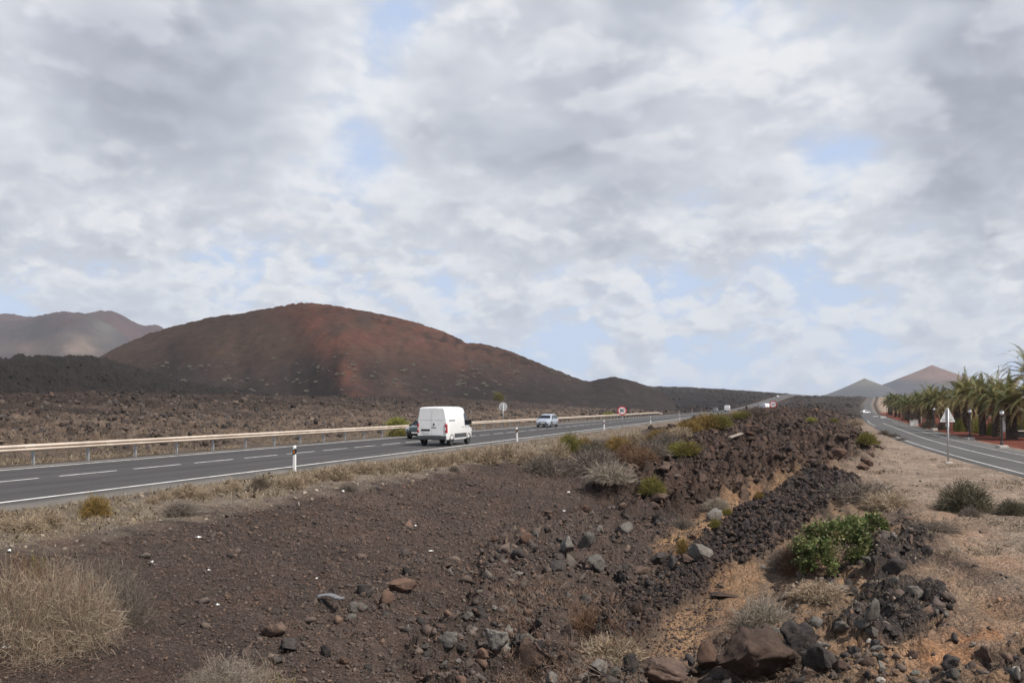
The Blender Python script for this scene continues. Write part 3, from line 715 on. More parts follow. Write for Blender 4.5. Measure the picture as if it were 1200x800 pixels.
# rubble stones
xx, yy, z, d, g = sample_view(52000, 150, 1260, 7.0, 55, 22, 1.0)
kk = fbm(xx/1.4, yy/1.4, 3, 321)
wgt = 0.045 + np.clip(0.5+1.3*kk, 0.05, 1)*(0.9*d['Z']['rubble'] + 0.55*d['Z']['stones'] + 0.8*(d['Z']['heap']+d['Z']['heap2']) + 0.85*d['Z']['band']) + 0.3*d['Z']['dark']
wgt = wgt*np.where(d['o'] < -13.2, 0, 1)*np.where((d['w'] < 9) , 0.12, 1)*np.where(d['Z']['orange1']+d['Z']['orange2']+d['Z']['orange3'] > 0.5, 0.12, 1)
keep = g.uniform(0, 1, len(xx)) < wgt*0.75
xx, yy, z = xx[keep], yy[keep], z[keep]; n = len(xx); dk = d['Z']['dark'][keep]; hp = (d['Z']['heap']+d['Z']['heap2'])[keep]; soil = (d['o'][keep] > -2) & (dk < .3) & (hp < .3) & (d['Z']['band'][keep] < .5)
sz = np.minimum(0.026*(1-g.uniform(0, 1, n))**-0.48, 0.15)*np.clip(yy/15, 0.75, 1.5)
sz = np.where(dk > 0.5, np.minimum(sz, 0.10), sz); sz = np.where(soil, sz*0.6, sz)
cc = tint_pick(g, n, [6, 5, 3, 2.6, 1.6, 1.2, 2.0])*1.05
cc = np.where((dk > 0.5)[:, None], cc*0.62, cc); cc = np.where(soil[:, None], cc*np.array([[1.9, 1.7, 1.5]]), cc)
scatter('lava_rubble', np.stack([xx, yy, z], 1), sz, cc, 1, 42)
# clinker blocks on the lava field between the roads
xx, yy, z, d, g = sample_view(70000, 560, 1060, 24, 190, 23, 0.85)
keep = (d['mid'] > 0.5); xx, yy, z = xx[keep], yy[keep], z[keep]; n = len(xx)
sz = np.minimum(0.045*(1-g.uniform(0, 1, n))**-0.42, 0.30)*np.clip(yy/45, 0.7, 1.9)
scatter('lava_clinker', np.stack([xx, yy, z], 1), sz, tint_pick(g, n, [6, 4, 3, 1.6, 1.4, .15, 4])*np.array([[0.82, 0.71, 0.66]]), 1, 43)
# coarse blocks on the far lava plain
xx, yy, z, d, g = sample_view(26000, 690, 1010, 175, 800, 28, 1.0)
keep = (np.abs(d['o']+25.1) > 8.5) & (d['w'] > 2.0) & (d['on'] < .2) & (g.uniform(0, 1, len(xx)) < np.clip(0.35 + 1.3*fbm(xx/30, yy/60, 3, 331), 0.05, 1))
xx, yy, z = xx[keep], yy[keep], z[keep]; n = len(xx)
sz = np.minimum(0.16*(1-g.uniform(0, 1, n))**-0.45, 0.75)*np.clip(yy/260, 0.8, 2.0)
scatter('far_lava_blocks', np.stack([xx, yy, z], 1), sz, tint_pick(g, n, [4, 4, 3, 1.5, 1.2, .4, 4])*0.62, 1, 47)
# dark fine clinker band
xx, yy, z, d, g = sample_view(80000, 640, 1040, 10, 55, 24, 0.9)
keep = (d['Z']['dark'] > 0.5); xx, yy, z = xx[keep], yy[keep], z[keep]; n = len(xx)
sz = np.minimum(0.022*(1-g.uniform(0, 1, n))**-0.5, 0.115)*np.clip(yy/20, 0.8, 1.6)
scatter('dark_clinker', np.stack([xx, yy, z], 1), sz, tint_pick(g, n, [2, 3, 4, .9, .5, .2, 5])*np.array([[0.70, 0.62, 0.59]]), 1, 44)
# blocks of the lava field beyond the guardrail
xx, yy, z, d, g = sample_view(80000, -60, 800, 36, 300, 25, 0.9)
cl_ = fbm(xx/5, yy/5, 3, 301) + 0.5*fbm(xx/14, yy/14, 2, 302)
keep = (d['tl'] > 0.12) & (g.uniform(0, 1, len(xx)) < np.clip(0.45 + 1.6*cl_, 0.10, 1)); xx, yy, z = xx[keep], yy[keep], z[keep]; n = len(xx); oo = d['o'][keep]; cl_ = cl_[keep]
nearf = sstep(-110, -55, oo)
sz = np.minimum(0.055*(1-g.uniform(0, 1, n))**-0.42, 0.34)*np.clip(yy/60, 0.7, 2.2)
cc = tint_pick(g, n, [4, 4, 3, 2, 1.5, .6, 3])*0.85
cc = cc*(0.34 + 0.66*sstep(-170, -85, oo))[:, None]*(1 + 0.7*nearf*g.uniform(0, 1, n)*np.clip(1-2*cl_, 0, 1.5))[:, None]*np.clip(1.1 - 0.7*np.clip(cl_, 0, 1), 0.5, 1.2)[:, None]
scatter('roadside_lava_blocks', np.stack([xx, yy, z], 1), sz, cc, 1, 45)
# pale pebbles of the shoulders and the right bank
xx, yy, z, d, g = sample_view(26000, -40, 1260, 8, 60, 26, 1.0)
keep = ((d['o'] < -13.3) & (d['o'] > -18.4)) | ((d['o'] > 0) & (d['w'] > 0.6) & (d['Z']['dark'] < .5) & (d['mid'] < .3) & (g.uniform(0, 1, len(xx)) < 0.35))
xx, yy, z = xx[keep], yy[keep], z[keep]; n = len(xx)
sz = np.minimum(0.012*(1-g.uniform(0, 1, n))**-0.5, 0.07)*np.clip(yy/16, 0.7, 1.7)
cp = np.array([[0.26,0.21,0.165],[0.2,0.165,0.135],[0.32,0.27,0.22],[0.12,0.095,0.08],[0.07,0.058,0.05]])
scatter('pale_verge_gravel', np.stack([xx, yy, z], 1), sz, cp[g.choice(5, n, p=[.32,.3,.1,.16,.12])], 1, 46)

# individual rocks
ROCKP = {}
def rock_proto(kind, k, lod=3):
    key = (kind, k, lod)
    if key not in ROCKP:
        V, Fc = rock_shape(lod, 900+k*7+len(kind), cuts=11, rough=0.2 if 'dark' in kind else 0.15, flat=0.8)
        ROCKP[key] = mk('lava_rock', V, Fc, M[kind], smooth=False, link=False).data
    return ROCKP[key]
def rock(kind, k, p, s, label, group=None, rz=0.0, tilt=(0, 0), lod=3, sink=0.25, name='lava_rock'):
    o = bpy.data.objects.new(name, rock_proto(kind, k, lod)); COL.objects.link(o)
    o.scale = s if isinstance(s, tuple) else (s, s, s)
    o.rotation_euler = (tilt[0], tilt[1], rz)
    o.location = (p[0], p[1], p[2] + o.scale[2]*(0.6-sink*1.6)); tag(o, label, 'rock', group); return o
def px_size(p, wpx): return wpx*p[1]/F/2
NAMED = [ # px, base row, width px, height px, material, proto, rz, tilt, label
 (879, 797, 118, 72, 'rock_brown', 1, 0.4, (0.1, 0.25), 'largest boulder, brown and rust, right of the lower orange soil strip'),
 (828, 782, 46, 42, 'rock_rust', 2, 1.0, (0, 0.2), 'rust orange rock leaning on the left side of the big boulder'),
 (778, 802, 82, 34, 'rock_brown', 3, -0.4, (0.1, 0.15), 'smooth low brown slab just left of the big boulder'),
 (622, 790, 66, 48, 'rock_brown', 4, 0.2, (0.2, 0), 'rounded brown boulder below the grey slab at the bottom centre'),
 (577, 757, 52, 32, 'rock_grey', 8, 2.2, (0.1, 0.35), 'tilted pale grey slab casting a dark shadow on the gravel bank'),
 (566, 774, 24, 16, 'rock_rust', 6, 0.8, (0, 0), 'small reddish rock beneath the tilted grey slab'),
 (737, 790, 24, 24, 'rock_dark', 5, 0.2, (0, 0.1), 'upright dark rock beside the bleached dead twigs'),
 (617, 637, 20, 18, 'rock_rust', 8, 0.4, (0, 0), 'orange brown block alone on the upper rubble edge'),
 (690, 642, 20, 22, 'rock_grey', 9, 0.4, (0.2, 0), 'grey upright stone among the upper rubble'),
 (700, 668, 36, 22, 'rock_grey', 1, 0.9, (0, 0.2), 'broad grey rock in the middle of the rubble'),
 (664, 655, 24, 24, 'rock_grey', 2, 1.9, (0.2, 0.2), 'pointed grey rock left in the middle rubble with a dark hollow'),
 (752, 675, 38, 18, 'rock_brown', 5, 0.3, (0.1, 0.1), 'flat brown slab lying across the middle of the rubble'),
 (772, 662, 24, 24, 'rock_dark', 3, 0.4, (0.2, 0.3), 'dark angular rock right of the flat brown slab'),
 (788, 668, 26, 18, 'rock_dark', 4, 1.4, (0, 0.3), 'black wedge shaped rock beside the broad flat grey stone'),
 (820, 656, 36, 20, 'rock_grey', 6, 0.2, (0, 0.1), 'broad flat grey stone on the edge of the orange strip'),
 (747, 720, 20, 22, 'rock_brown', 9, 0.2, (0.1, 0.3), 'mauve brown block low in the gully rubble'),
 (466, 694, 40, 24, 'rock_rust', 3, 0.2, (0, 0.1), 'dusty reddish brown rock on the gravel bank'),
 (452, 712, 34, 20, 'rock_rust', 4, 1.2, (0, 0.1), 'second dusty red rock just below the first on the bank'),
 (424, 699, 26, 14, 'rock_dark', 5, 0.1, (0, 0.1), 'black flat rock beside the torn grey tyre strip'),
 (476, 673, 13, 11, 'rock_dark', 6, 0.1, (0, 0), 'small dark stone at the top of the rock group'),
 (420, 717, 24, 13, 'rock_grey', 7, 0.1, (0, 0), 'grey stone below the black flat rock'),
 (412, 724, 18, 9, 'rock_grey', 8, 0.6, (0, 0), 'light grey stone at the end of the torn tyre strip'),
 (326, 744, 38, 22, 'rock_brown', 9, 0.1, (0, 0), 'light brown block above the dried bush at lower left'),
 (338, 762, 30, 17, 'rock_dark', 2, 0.6, (0, 0), 'dark hollowed rock under the light brown block'),
 (500, 774, 24, 13, 'rock_dark', 3, 0.9, (0, 0), 'dark flat stone between the rock groups at bottom centre'),
 (402, 778, 16, 10, 'rock_rust', 6, 0.9, (0, 0), 'dull red stone alone on the lower bank'),
 (960, 782, 58, 34, 'rock_dark', 6, 0.5, (0.1, 0.2), 'dark rock at the bottom right of the big boulder'),
 (935, 763, 56, 40, 'rock_dark', 7, 0.2, (0.1, 0.1), 'black lava block above and right of the big boulder'),
 (1000, 700, 16, 15, 'rock_dark', 8, 0.2, (0, 0.1), 'dark cube shaped stone half way down the orange track'),
 (1052, 672, 30, 18, 'rock_dark', 9, 0.2, (0, 0.1), 'black rock on the slope below the sage bush'),
 (1087, 649, 20, 15, 'rock_dark', 1, 0.2, (0, 0.1), 'dark rock highest on the right slope'),
 (1020, 735, 28, 34, 'rock_grey', 4, 0.6, (0.3, 0.1), 'tall bluish grey rock in the dark heap'),
 (1084, 706, 26, 20, 'rock_dark', 5, 0.6, (0.3, 0.1), 'black rock at the top of the dark heap'),
 (1118, 755, 12, 16, 'rock_dark', 2, 0.6, (0, 0.1), 'small upright black stone by the orange bare patch'),
 (1141, 757, 13, 8, 'rock_grey', 3, 0.6, (0, 0.1), 'smooth grey stone lying on the orange bare patch'),
 (1034, 801, 18, 9, 'rock_pale', 1, 0.2, (0, 0), 'rounded cream stone at the bottom edge'),
 (1019, 757, 16, 10, 'rock_pale', 2, 0.9, (0, 0.3), 'white sharp chip beside the tall grey rock'),
 (1029, 623, 7, 6, 'rock_pale', 3, 0.2, (0, 0), 'white round stone right of the green bush'),
 (1190, 790, 16, 9, 'rock_pale', 4, 0.2, (0, 0), 'pale stone in the bottom right corner'),
 (894, 666, 9, 5, 'rock_pale', 5, 0.2, (0, 0), 'white pebble under the brown dead shrub'),
 (848, 700, 44, 9, 'rock_brown', 7, -0.9, (0, 0.05), 'long narrow slab along the upper edge of the lower orange soil'),
 (838, 610, 26, 22, 'rock_grey', 8, 0.2, (0.1, 0), 'grey rock beside the yellow plants on the orange strip'),
 (985, 540, 22, 12, 'rock_rust', 9, 0.2, (0, 0), 'pinkish rock on the crest by the end of the orange strip'),
 (970, 546, 18, 10, 'rock_rust', 5, 1.2, (0, 0), 'rusty rock just left of the pinkish crest rock'),
 (686, 600, 18, 9, 'rock_rust', 1, 0.3, (0, 0), 'orange tinted flat stone below the olive shrub'),
 (771, 594, 28, 15, 'rock_brown', 2, 0.3, (0, 0), 'brown overhanging rock under the olive shrub'),
]
for (px, rw, wp, hp, kind, k, rz, tl, lab) in NAMED:
    p = hit(px, rw, 6)
    w = px_size(p, wp)*0.98; h = hp*p[1]/F/2
    rock(kind, k, p, (w, w*0.85, h*1.1/0.75*0.95), lab, rz=rz, tilt=tl, lod=4 if wp > 40 else 3, sink=0.12)
# the many look-alike rocks of the rubble, each its own thing
def many(n, poly, kinds, smin, smax, seed, label, group, spread=0.0):
    g = np.random.default_rng(seed); xs = [a for a, b in poly]; ys = [b for a, b in poly]; got = 0
    while got < n:
        px = g.uniform(min(xs), max(xs)); py = g.uniform(min(ys), max(ys))
        if not in_poly(np.array([px]), np.array([py]), poly)[0]: continue
        p = hit(px, py, 6, 120); s = min(smin*(1-g.uniform())**-0.6, smax)*p[1]/F
        kind = kinds[g.integers(0, len(kinds))]
        rock(kind, int(g.integers(1, 10)), p, (s*g.uniform(0.85, 1.3), s*g.uniform(0.8, 1.1), s*g.uniform(0.75, 1.1)), label, group, g.uniform(0, 6.3), (g.normal(0, .25), g.normal(0, .25)), lod=3, sink=0.2)
        got += 1
many(95, POLYS['rubble'], ['rock_brown', 'rock_brown', 'rock_dark', 'rock_grey', 'rock_rust'], 4.0, 13, 71, 'rough lava rock among the tumbled rubble of the gully', 'rocks of the gully rubble')
many(40, POLYS['stones'], ['rock_brown', 'rock_brown', 'rock_dark', 'rock_rust'], 3.0, 9, 72, 'small brown stone strewn on the lower gravel bank', 'stones on the gravel bank')
many(24, POLYS['heap'], ['rock_dark', 'rock_dark', 'rock_grey', 'rock_brown'], 4.5, 12, 73, 'dark jagged lava rock in the heap beside the orange bare patch', 'rocks of the dark heap')
many(9, POLYS['heap2'], ['rock_dark', 'rock_dark', 'rock_brown'], 3.5, 9, 74, 'dark lava rock in the small heap under the sage bush', 'rocks of the upper heap')
many(46, [(930, 690), (1000, 655), (1055, 615), (1070, 625), (1010, 690), (960, 745), (900, 790), (770, 800), (850, 745)], ['rock_dark', 'rock_brown', 'rock_brown', 'rock_grey'], 3.5, 10, 78, 'brown lava stone in the diagonal rubble band on the right bank', 'stones of the right bank rubble band')
many(36, [(900, 770), (985, 750), (1100, 775), (1200, 760), (1200, 800), (900, 806)], ['rock_dark', 'rock_grey', 'rock_brown', 'rock_brown'], 4, 12, 75, 'brown or black rock along the bottom right edge of the bank', 'rocks along the bottom right edge')
many(40, POLYS['lava'], ['rock_brown'], 3.5, 10, 76, 'knobbly lava block standing out of the lava field between the roads', 'blocks of the lava field')
many(10, [(960, 535), (1000, 528), (1025, 545), (1000, 560), (965, 552)], ['rock_rust', 'rock_brown', 'rock_rust'], 3, 8, 77, 'rusty broken stone on the crest beside the verge', 'rusty stones on the crest')

# ------------------------------------------------------------------ dry bushes
def strands(n, L, seg, wid, spread, seed, c1, c2, height=1.0, inner=0.35, droop=0.25, up=0.15, c3=None, fork=True):
    """a mound of thin bent stems"""
    g = np.random.default_rng(seed)
    a = g.uniform(0, 2*np.pi, n); el = np.arcsin(np.clip(g.uniform(up, 1, n), 0, 1))
    d = np.stack([np.cos(a)*np.cos(el)*spread, np.sin(a)*np.cos(el)*spread, np.sin(el)*height], 1)
    ir = g.uniform(0.0, 1.0, n)**0.55*0.86 if inner else np.zeros(n)
    P0 = d*ir[:, None]*L + g.normal(0, 0.05*L, (n, 3)); P0[:, 2] = np.abs(P0[:, 2])
    ln = L*(g.uniform(0.16, 0.42, n) if inner else g.uniform(0.35, 1.0, n))
    d2 = d*0.75 + g.normal(0, 0.5 if inner else 0.38, (n, 3)); d2[:, 2] += 0.12; d2 /= np.linalg.norm(d2, axis=1)[:, None]
    side = np.cross(d2, g.normal(size=(n, 3))); side /= np.linalg.norm(side, axis=1)[:, None]
    bend = g.normal(0, 0.30, (n, 3)); bend[:, 2] -= droop
    Vs = []
    for k in range(seg+1):
        t = k/seg; c = P0 + d2*(ln*t)[:, None] + bend*(ln*t*t)[:, None]*0.8
        wk = wid*(1-0.75*t)*g.uniform(0.7, 1.3, n)
        Vs += [c - side*wk[:, None], c + side*wk[:, None]]
    V = np.stack(Vs, 1)                                        # n, 2(seg+1), 3
    V[:, :, 2] = np.maximum(V[:, :, 2], -0.05)
    m = 2*(seg+1); b = (np.arange(n)*m)[:, None, None]
    q = np.array([[2*k, 2*k+1, 2*k+3, 2*k+2] for k in range(seg)])[None]
    Fc = (q+b).reshape(-1, 4)
    t = g.uniform(0, 1, n)[:, None]; c = np.array([c1])*(1-t) + np.array([c2])*t
    if c3 is not None:
        m3 = g.uniform(0, 1, n) < 0.22; c[m3] = np.array(c3)*g.uniform(0.8, 1.2, m3.sum())[:, None]
    c = c*g.uniform(0.75, 1.25, n)[:, None]
    return V.reshape(-1, 3), Fc, np.repeat(c, m, 0)
BUSHP = {}
BT = { # kind: n, L, seg, wid, spread, c1, c2, height, inner, droop, c3
 'straw': (2600, 1.0, 3, 0.011, 1.0, (0.34,0.26,0.18), (0.46,0.375,0.275), 0.95, 0.5, 0.15, (0.16,0.11,0.06)),
 'drytan': (2600, 1.0, 3, 0.011, 1.0, (0.27,0.215,0.155), (0.41,0.335,0.25), 0.95, 0.5, 0.15, (0.24,0.15,0.105)),
 'golden': (2600, 1.0, 3, 0.012, 1.0, (0.22,0.14,0.045), (0.30,0.20,0.07), 1.0, 0.5, 0.12, (0.13,0.10,0.035)),
 'grey': (2200, 1.0, 3, 0.01, 1.05, (0.15,0.122,0.10), (0.24,0.20,0.165), 0.9, 0.5, 0.1, (0.09,0.075,0.06)),
 'dark': (2000, 1.0, 3, 0.01, 1.0, (0.09,0.072,0.058), (0.145,0.115,0.09), 0.95, 0.5, 0.1, (0.16,0.12,0.08)),
 'olive': (2600, 1.0, 3, 0.013, 1.0, (0.15,0.14,0.035), (0.24,0.20,0.06), 1.0, 0.55, 0.05, (0.10,0.10,0.035)),
 'redbrown': (2400, 1.0, 3, 0.01, 1.0, (0.13,0.068,0.042), (0.19,0.11,0.068), 0.95, 0.5, 0.1, (0.22,0.16,0.10)),
 'sage': (3000, 1.0, 3, 0.012, 1.0, (0.105,0.092,0.062), (0.165,0.145,0.10), 1.0, 0.55, 0.08, (0.08,0.075,0.045)),
 'pale': (2200, 1.0, 3, 0.01, 1.05, (0.26,0.22,0.175), (0.36,0.31,0.25), 0.8, 0.5, 0.15, (0.2,0.16,0.12)),
 'hillpale': (1400, 1.0, 2, 0.02, 1.0, (0.22,0.20,0.165), (0.32,0.29,0.25), 0.8, 0.5, 0.1, (0.26,0.25,0.18)),
 'lime': (2400, 1.0, 3, 0.016, 1.0, (0.20,0.22,0.05), (0.30,0.29,0.09), 0.9, 0.5, 0.05, (0.3,0.26,0.09)),
}
def bush_proto(kind, k):
    if (kind, k) not in BUSHP:
        n, L, seg, wid, sp, c1, c2, h, inn, dr, c3 = BT[kind]
        V, Fc, c = strands(n, L, seg, wid, sp, 500+k*13+len(kind)*3, c1, c2, h, inn, dr, 0.02, c3)
        g = np.random.default_rng(k+77)
        # uneven outline: push stems in or out by direction
        a = np.arctan2(V[:,1], V[:,0]); s = 1 + 0.28*fbm(np.cos(a)*1.7+k*5, np.sin(a)*1.7 + V[:,2]*1.5, 3, k+5)
        V = V*s[:, None]
        BUSHP[(kind, k)] = mk('dry_bush', V, Fc, M['bush'], col=c, link=False).data
    return BUSHP[(kind, k)]
def bush(kind, k, p, w, h, label, group=None, name='dry_bush', cat='bush'):
    o = bpy.data.objects.new(name, bush_proto(kind, k)); COL.objects.link(o)
    o.scale = (w, w, h); o.rotation_euler = (0, 0, random.uniform(0, 6.28)); o.location = (p[0], p[1], p[2]-0.02)
    tag(o, label, cat, group); return o
def bush_px(kind, px, row, wp, hp, label, group=None, **kw):
    p = hit(px, row, 6, 400); s = p[1]/F
    return bush(kind, random.randint(0, 2), p, wp*s*0.50, hp*s*0.86, label, group, **kw)
def grass_cover(name, sel, seed, c1, c2, nb=9, hgt=0.13):
    xx, yy, z = sel; n = len(xx); g = np.random.default_rng(seed)
    m = n*nb; k = np.repeat(np.arange(n), nb); sc_ = np.repeat(g.uniform(0.5, 1.5, n)*np.clip(yy/18, 0.8, 1.8), nb)*hgt
    P = np.stack([xx, yy, z], 1)[k] + np.concatenate([g.normal(0, 0.06, (m, 2)), np.zeros((m, 1))], 1)*(sc_/hgt)[:, None]
    d = g.normal(0, 0.6, (m, 3)); d[:, 2] = g.uniform(0.35, 1.1, m); d /= np.linalg.norm(d, axis=1)[:, None]
    s = np.cross(d, g.normal(size=(m, 3))); s /= np.linalg.norm(s, axis=1)[:, None]
    w = (0.004*np.clip(np.repeat(yy, nb)/16, 0.8, 2.5))[:, None]
    mid = P + d*(sc_*0.6)[:, None]; tip = mid + (d*0.5 + np.array([[0, 0, -0.25]]) + g.normal(0, 0.2, (m, 3)))*(sc_*0.7)[:, None]
    V = np.stack([P - s*w, P + s*w, mid + s*w*.7, tip, mid - s*w*.7], 1).reshape(-1, 3)
    t = g.uniform(0, 1, m)[:, None]; c = (np.array([c1])*(1-t) + np.array([c2])*t)*g.uniform(.7, 1.25, m)[:, None]
    o = mk(name, V, np.arange(m*5).reshape(-1, 5), M['bush'], col=np.repeat(c, 5, 0)); tag(o, kind='stuff')
xx, yy, z, d, g = sample_view(9000, 560, 1260, 8, 75, 61, 0.9)
k = fbm(xx/2.5, yy/2.5, 3, 311)
keep = (d['o'] > -1) & (d['w'] > 1.0) & (d['Z']['dark'] < .4) & (d['mid'] < .3) & (d['Z']['orange1'] + d['Z']['orange2'] + d['Z']['orange3'] < .4) & (k > 0.26)
grass_cover('dry_grass', (xx[keep], yy[keep], z[keep]), 62, (0.19, 0.15, 0.11), (0.30, 0.245, 0.18), 9, 0.11)
xx, yy, z, d, g = sample_view(20000, -60, 800, 12, 130, 63, 0.8)
k = fbm(xx/3, yy/3, 3, 312)
keep = ((d['o'] < -14.2) & (d['o'] > -18.0) & (k > -0.05)) | ((d['o'] < -32.2) & (d['o'] > -44) & (k > 0.0))
grass_cover('verge_grass', (xx[keep], yy[keep], z[keep]), 64, (0.25, 0.195, 0.13), (0.38, 0.31, 0.22), 9, 0.15)
xx, yy, z, d, g = sample_view(9000, 580, 900, 9, 30, 67, 0.9)
pp_ = [(575,690),(640,680),(720,700),(745,745),(735,790),(700,830),(600,830),(560,760)]
q_ = in_poly(CX + F*xx/yy, HOR - F*(z-CAM_Z)/yy, pp_)
keep = q_ & (fbm(xx/0.9, yy/0.9, 3, 314) > -0.05)
grass_cover('dry_stems', (xx[keep], yy[keep], z[keep]), 68, (0.20, 0.125, 0.09), (0.32, 0.23, 0.17), 6, 0.2)
xx, yy, z, d, g = sample_view(5000, 380, 860, 9, 60, 65, 0.9)
k = fbm(xx/2.0, yy/2.0, 3, 313)
keep = (d['o'] > -12.5) & (d['o'] < -2) & (k > 0.30) & (d['mid'] < .5)
grass_cover('bank_grass', (xx[keep], yy[keep], z[keep]), 66, (0.15, 0.11, 0.085), (0.24, 0.185, 0.14), 7, 0.10)

# along the shoulder of the main road
G1 = ('straw coloured tumbleweed on the gravel shoulder of the main road', 'tumbleweeds on the road shoulder')
for (px, row, w, h) in [(12,622,30,20),(34,624,36,24),(58,617,30,20),(3,612,26,18),(178,590,16,10),(192,586,20,12),(206,582,20,13),(222,583,34,19),(238,584,22,13),(256,578,22,12),(274,575,20,12),
    (330,570,22,14),(344,572,30,17),(358,567,20,14),(376,563,30,16),(398,562,34,20),(412,556,20,15),(428,555,28,15),(446,554,26,15),(462,550,20,14),(478,553,30,18),(497,548,28,18),(514,546,22,15),(530,543,26,15),(545,541,24,17),(558,538,24,16),(572,543,34,22),(592,538,30,20)]:
    bush_px('straw', px, row, w*1.1, h*1.05, *G1, name='tumbleweed')
bush_px('golden', 112, 605, 34, 28, 'round golden brown tumbleweed alone near the left end of the shoulder', name='tumbleweed')
bush_px('grey', 212, 604, 42, 20, 'grey leafless shrub at the edge where gravel meets dark cinder', name='dead_shrub')
bush_px('dark', 304, 573, 24, 18, 'dark brown shrub on the shoulder left of the nearest marker post', name='dead_shrub')
bush_px('dark', 298, 576, 22, 12, 'low dark shrub tucked against the dark brown shoulder shrub', name='dead_shrub')
bush_px('grey', 408, 575, 26, 11, 'low grey twiggy shrub beside the white plastic bag', name='dead_shrub')
bush_px('grey', 532, 552, 14, 9, 'small grey tuft on the cinder edge behind the van', name='dead_shrub')
# large dead shrub at lower left: several clumps grown into one plant
def big_bush(name, label, clumps, seed, mat='bush', cat='bush'):
    Vs = []; Fs = []; Cs = []; b = 0; base_p = clumps[0][0]
    for i, (p, kind, w, h, n) in enumerate(clumps):
        _, L, seg, wid, sp, c1, c2, hh, inn, dr, c3 = BT[kind]
        V, Fc, c = strands(n, 1.0, 4, wid*0.36/max(w, 0.3)*0.62, sp, seed+i*7, c1, c2, hh, 0.62, 0.12, 0.0, c3)
        a = np.arctan2(V[:,1], V[:,0]); V = V*(1 + 0.3*fbm(np.cos(a)*1.7+i*5, np.sin(a)*1.7 + V[:,2]*1.8, 3, i+seed))[:, None]
        V = V*np.array([[w, w*0.9, h]]) + np.array([[p[0]-base_p[0], p[1]-base_p[1], p[2]-base_p[2]]])
        Vs.append(V); Fs.append(Fc+b); Cs.append(c); b += len(V)
    o = mk(name, np.concatenate(Vs), np.concatenate(Fs), M[mat], col=np.concatenate(Cs), loc=base_p); tag(o, label, cat); return o
def cl(px, row, w, h, kind, n): 
    p = hit(px, row, 6, 60); s = p[1]/F; return (p, kind, w*s*0.53, h*s*0.95, n)
big_bush('dry_shrub', 'large dried tan shrub filling the lower left corner of the cinder bank', [cl(60,752,130,108,'drytan',2600), cl(12,762,110,120,'drytan',2200), cl(98,762,90,100,'drytan',1800), cl(70,700,80,60,'drytan',1400), cl(24,712,90,70,'redbrown',1600), cl(48,778,110,40,'drytan',1200), cl(110,738,70,78,'drytan',1300), cl(40,700,40,62,'olive',300)], 600)
big_bush('dead_shrub', 'fine grey brown dead shrub right beside the large dried tan shrub', [cl(140,716,80,72,'grey',1700), cl(155,735,70,62,'grey',1200), cl(125,700,60,60,'grey',900)], 640)
big_bush('dry_grass_tuft', 'pale greenish dry tuft at the bottom edge below the light brown block', [cl(262,806,90,44,'pale',1500), cl(312,812,70,42,'drytan',700), cl(330,816,50,34,'lime',120), cl(230,812,60,36,'pale',900), cl(290,808,60,44,'pale',900)], 660)
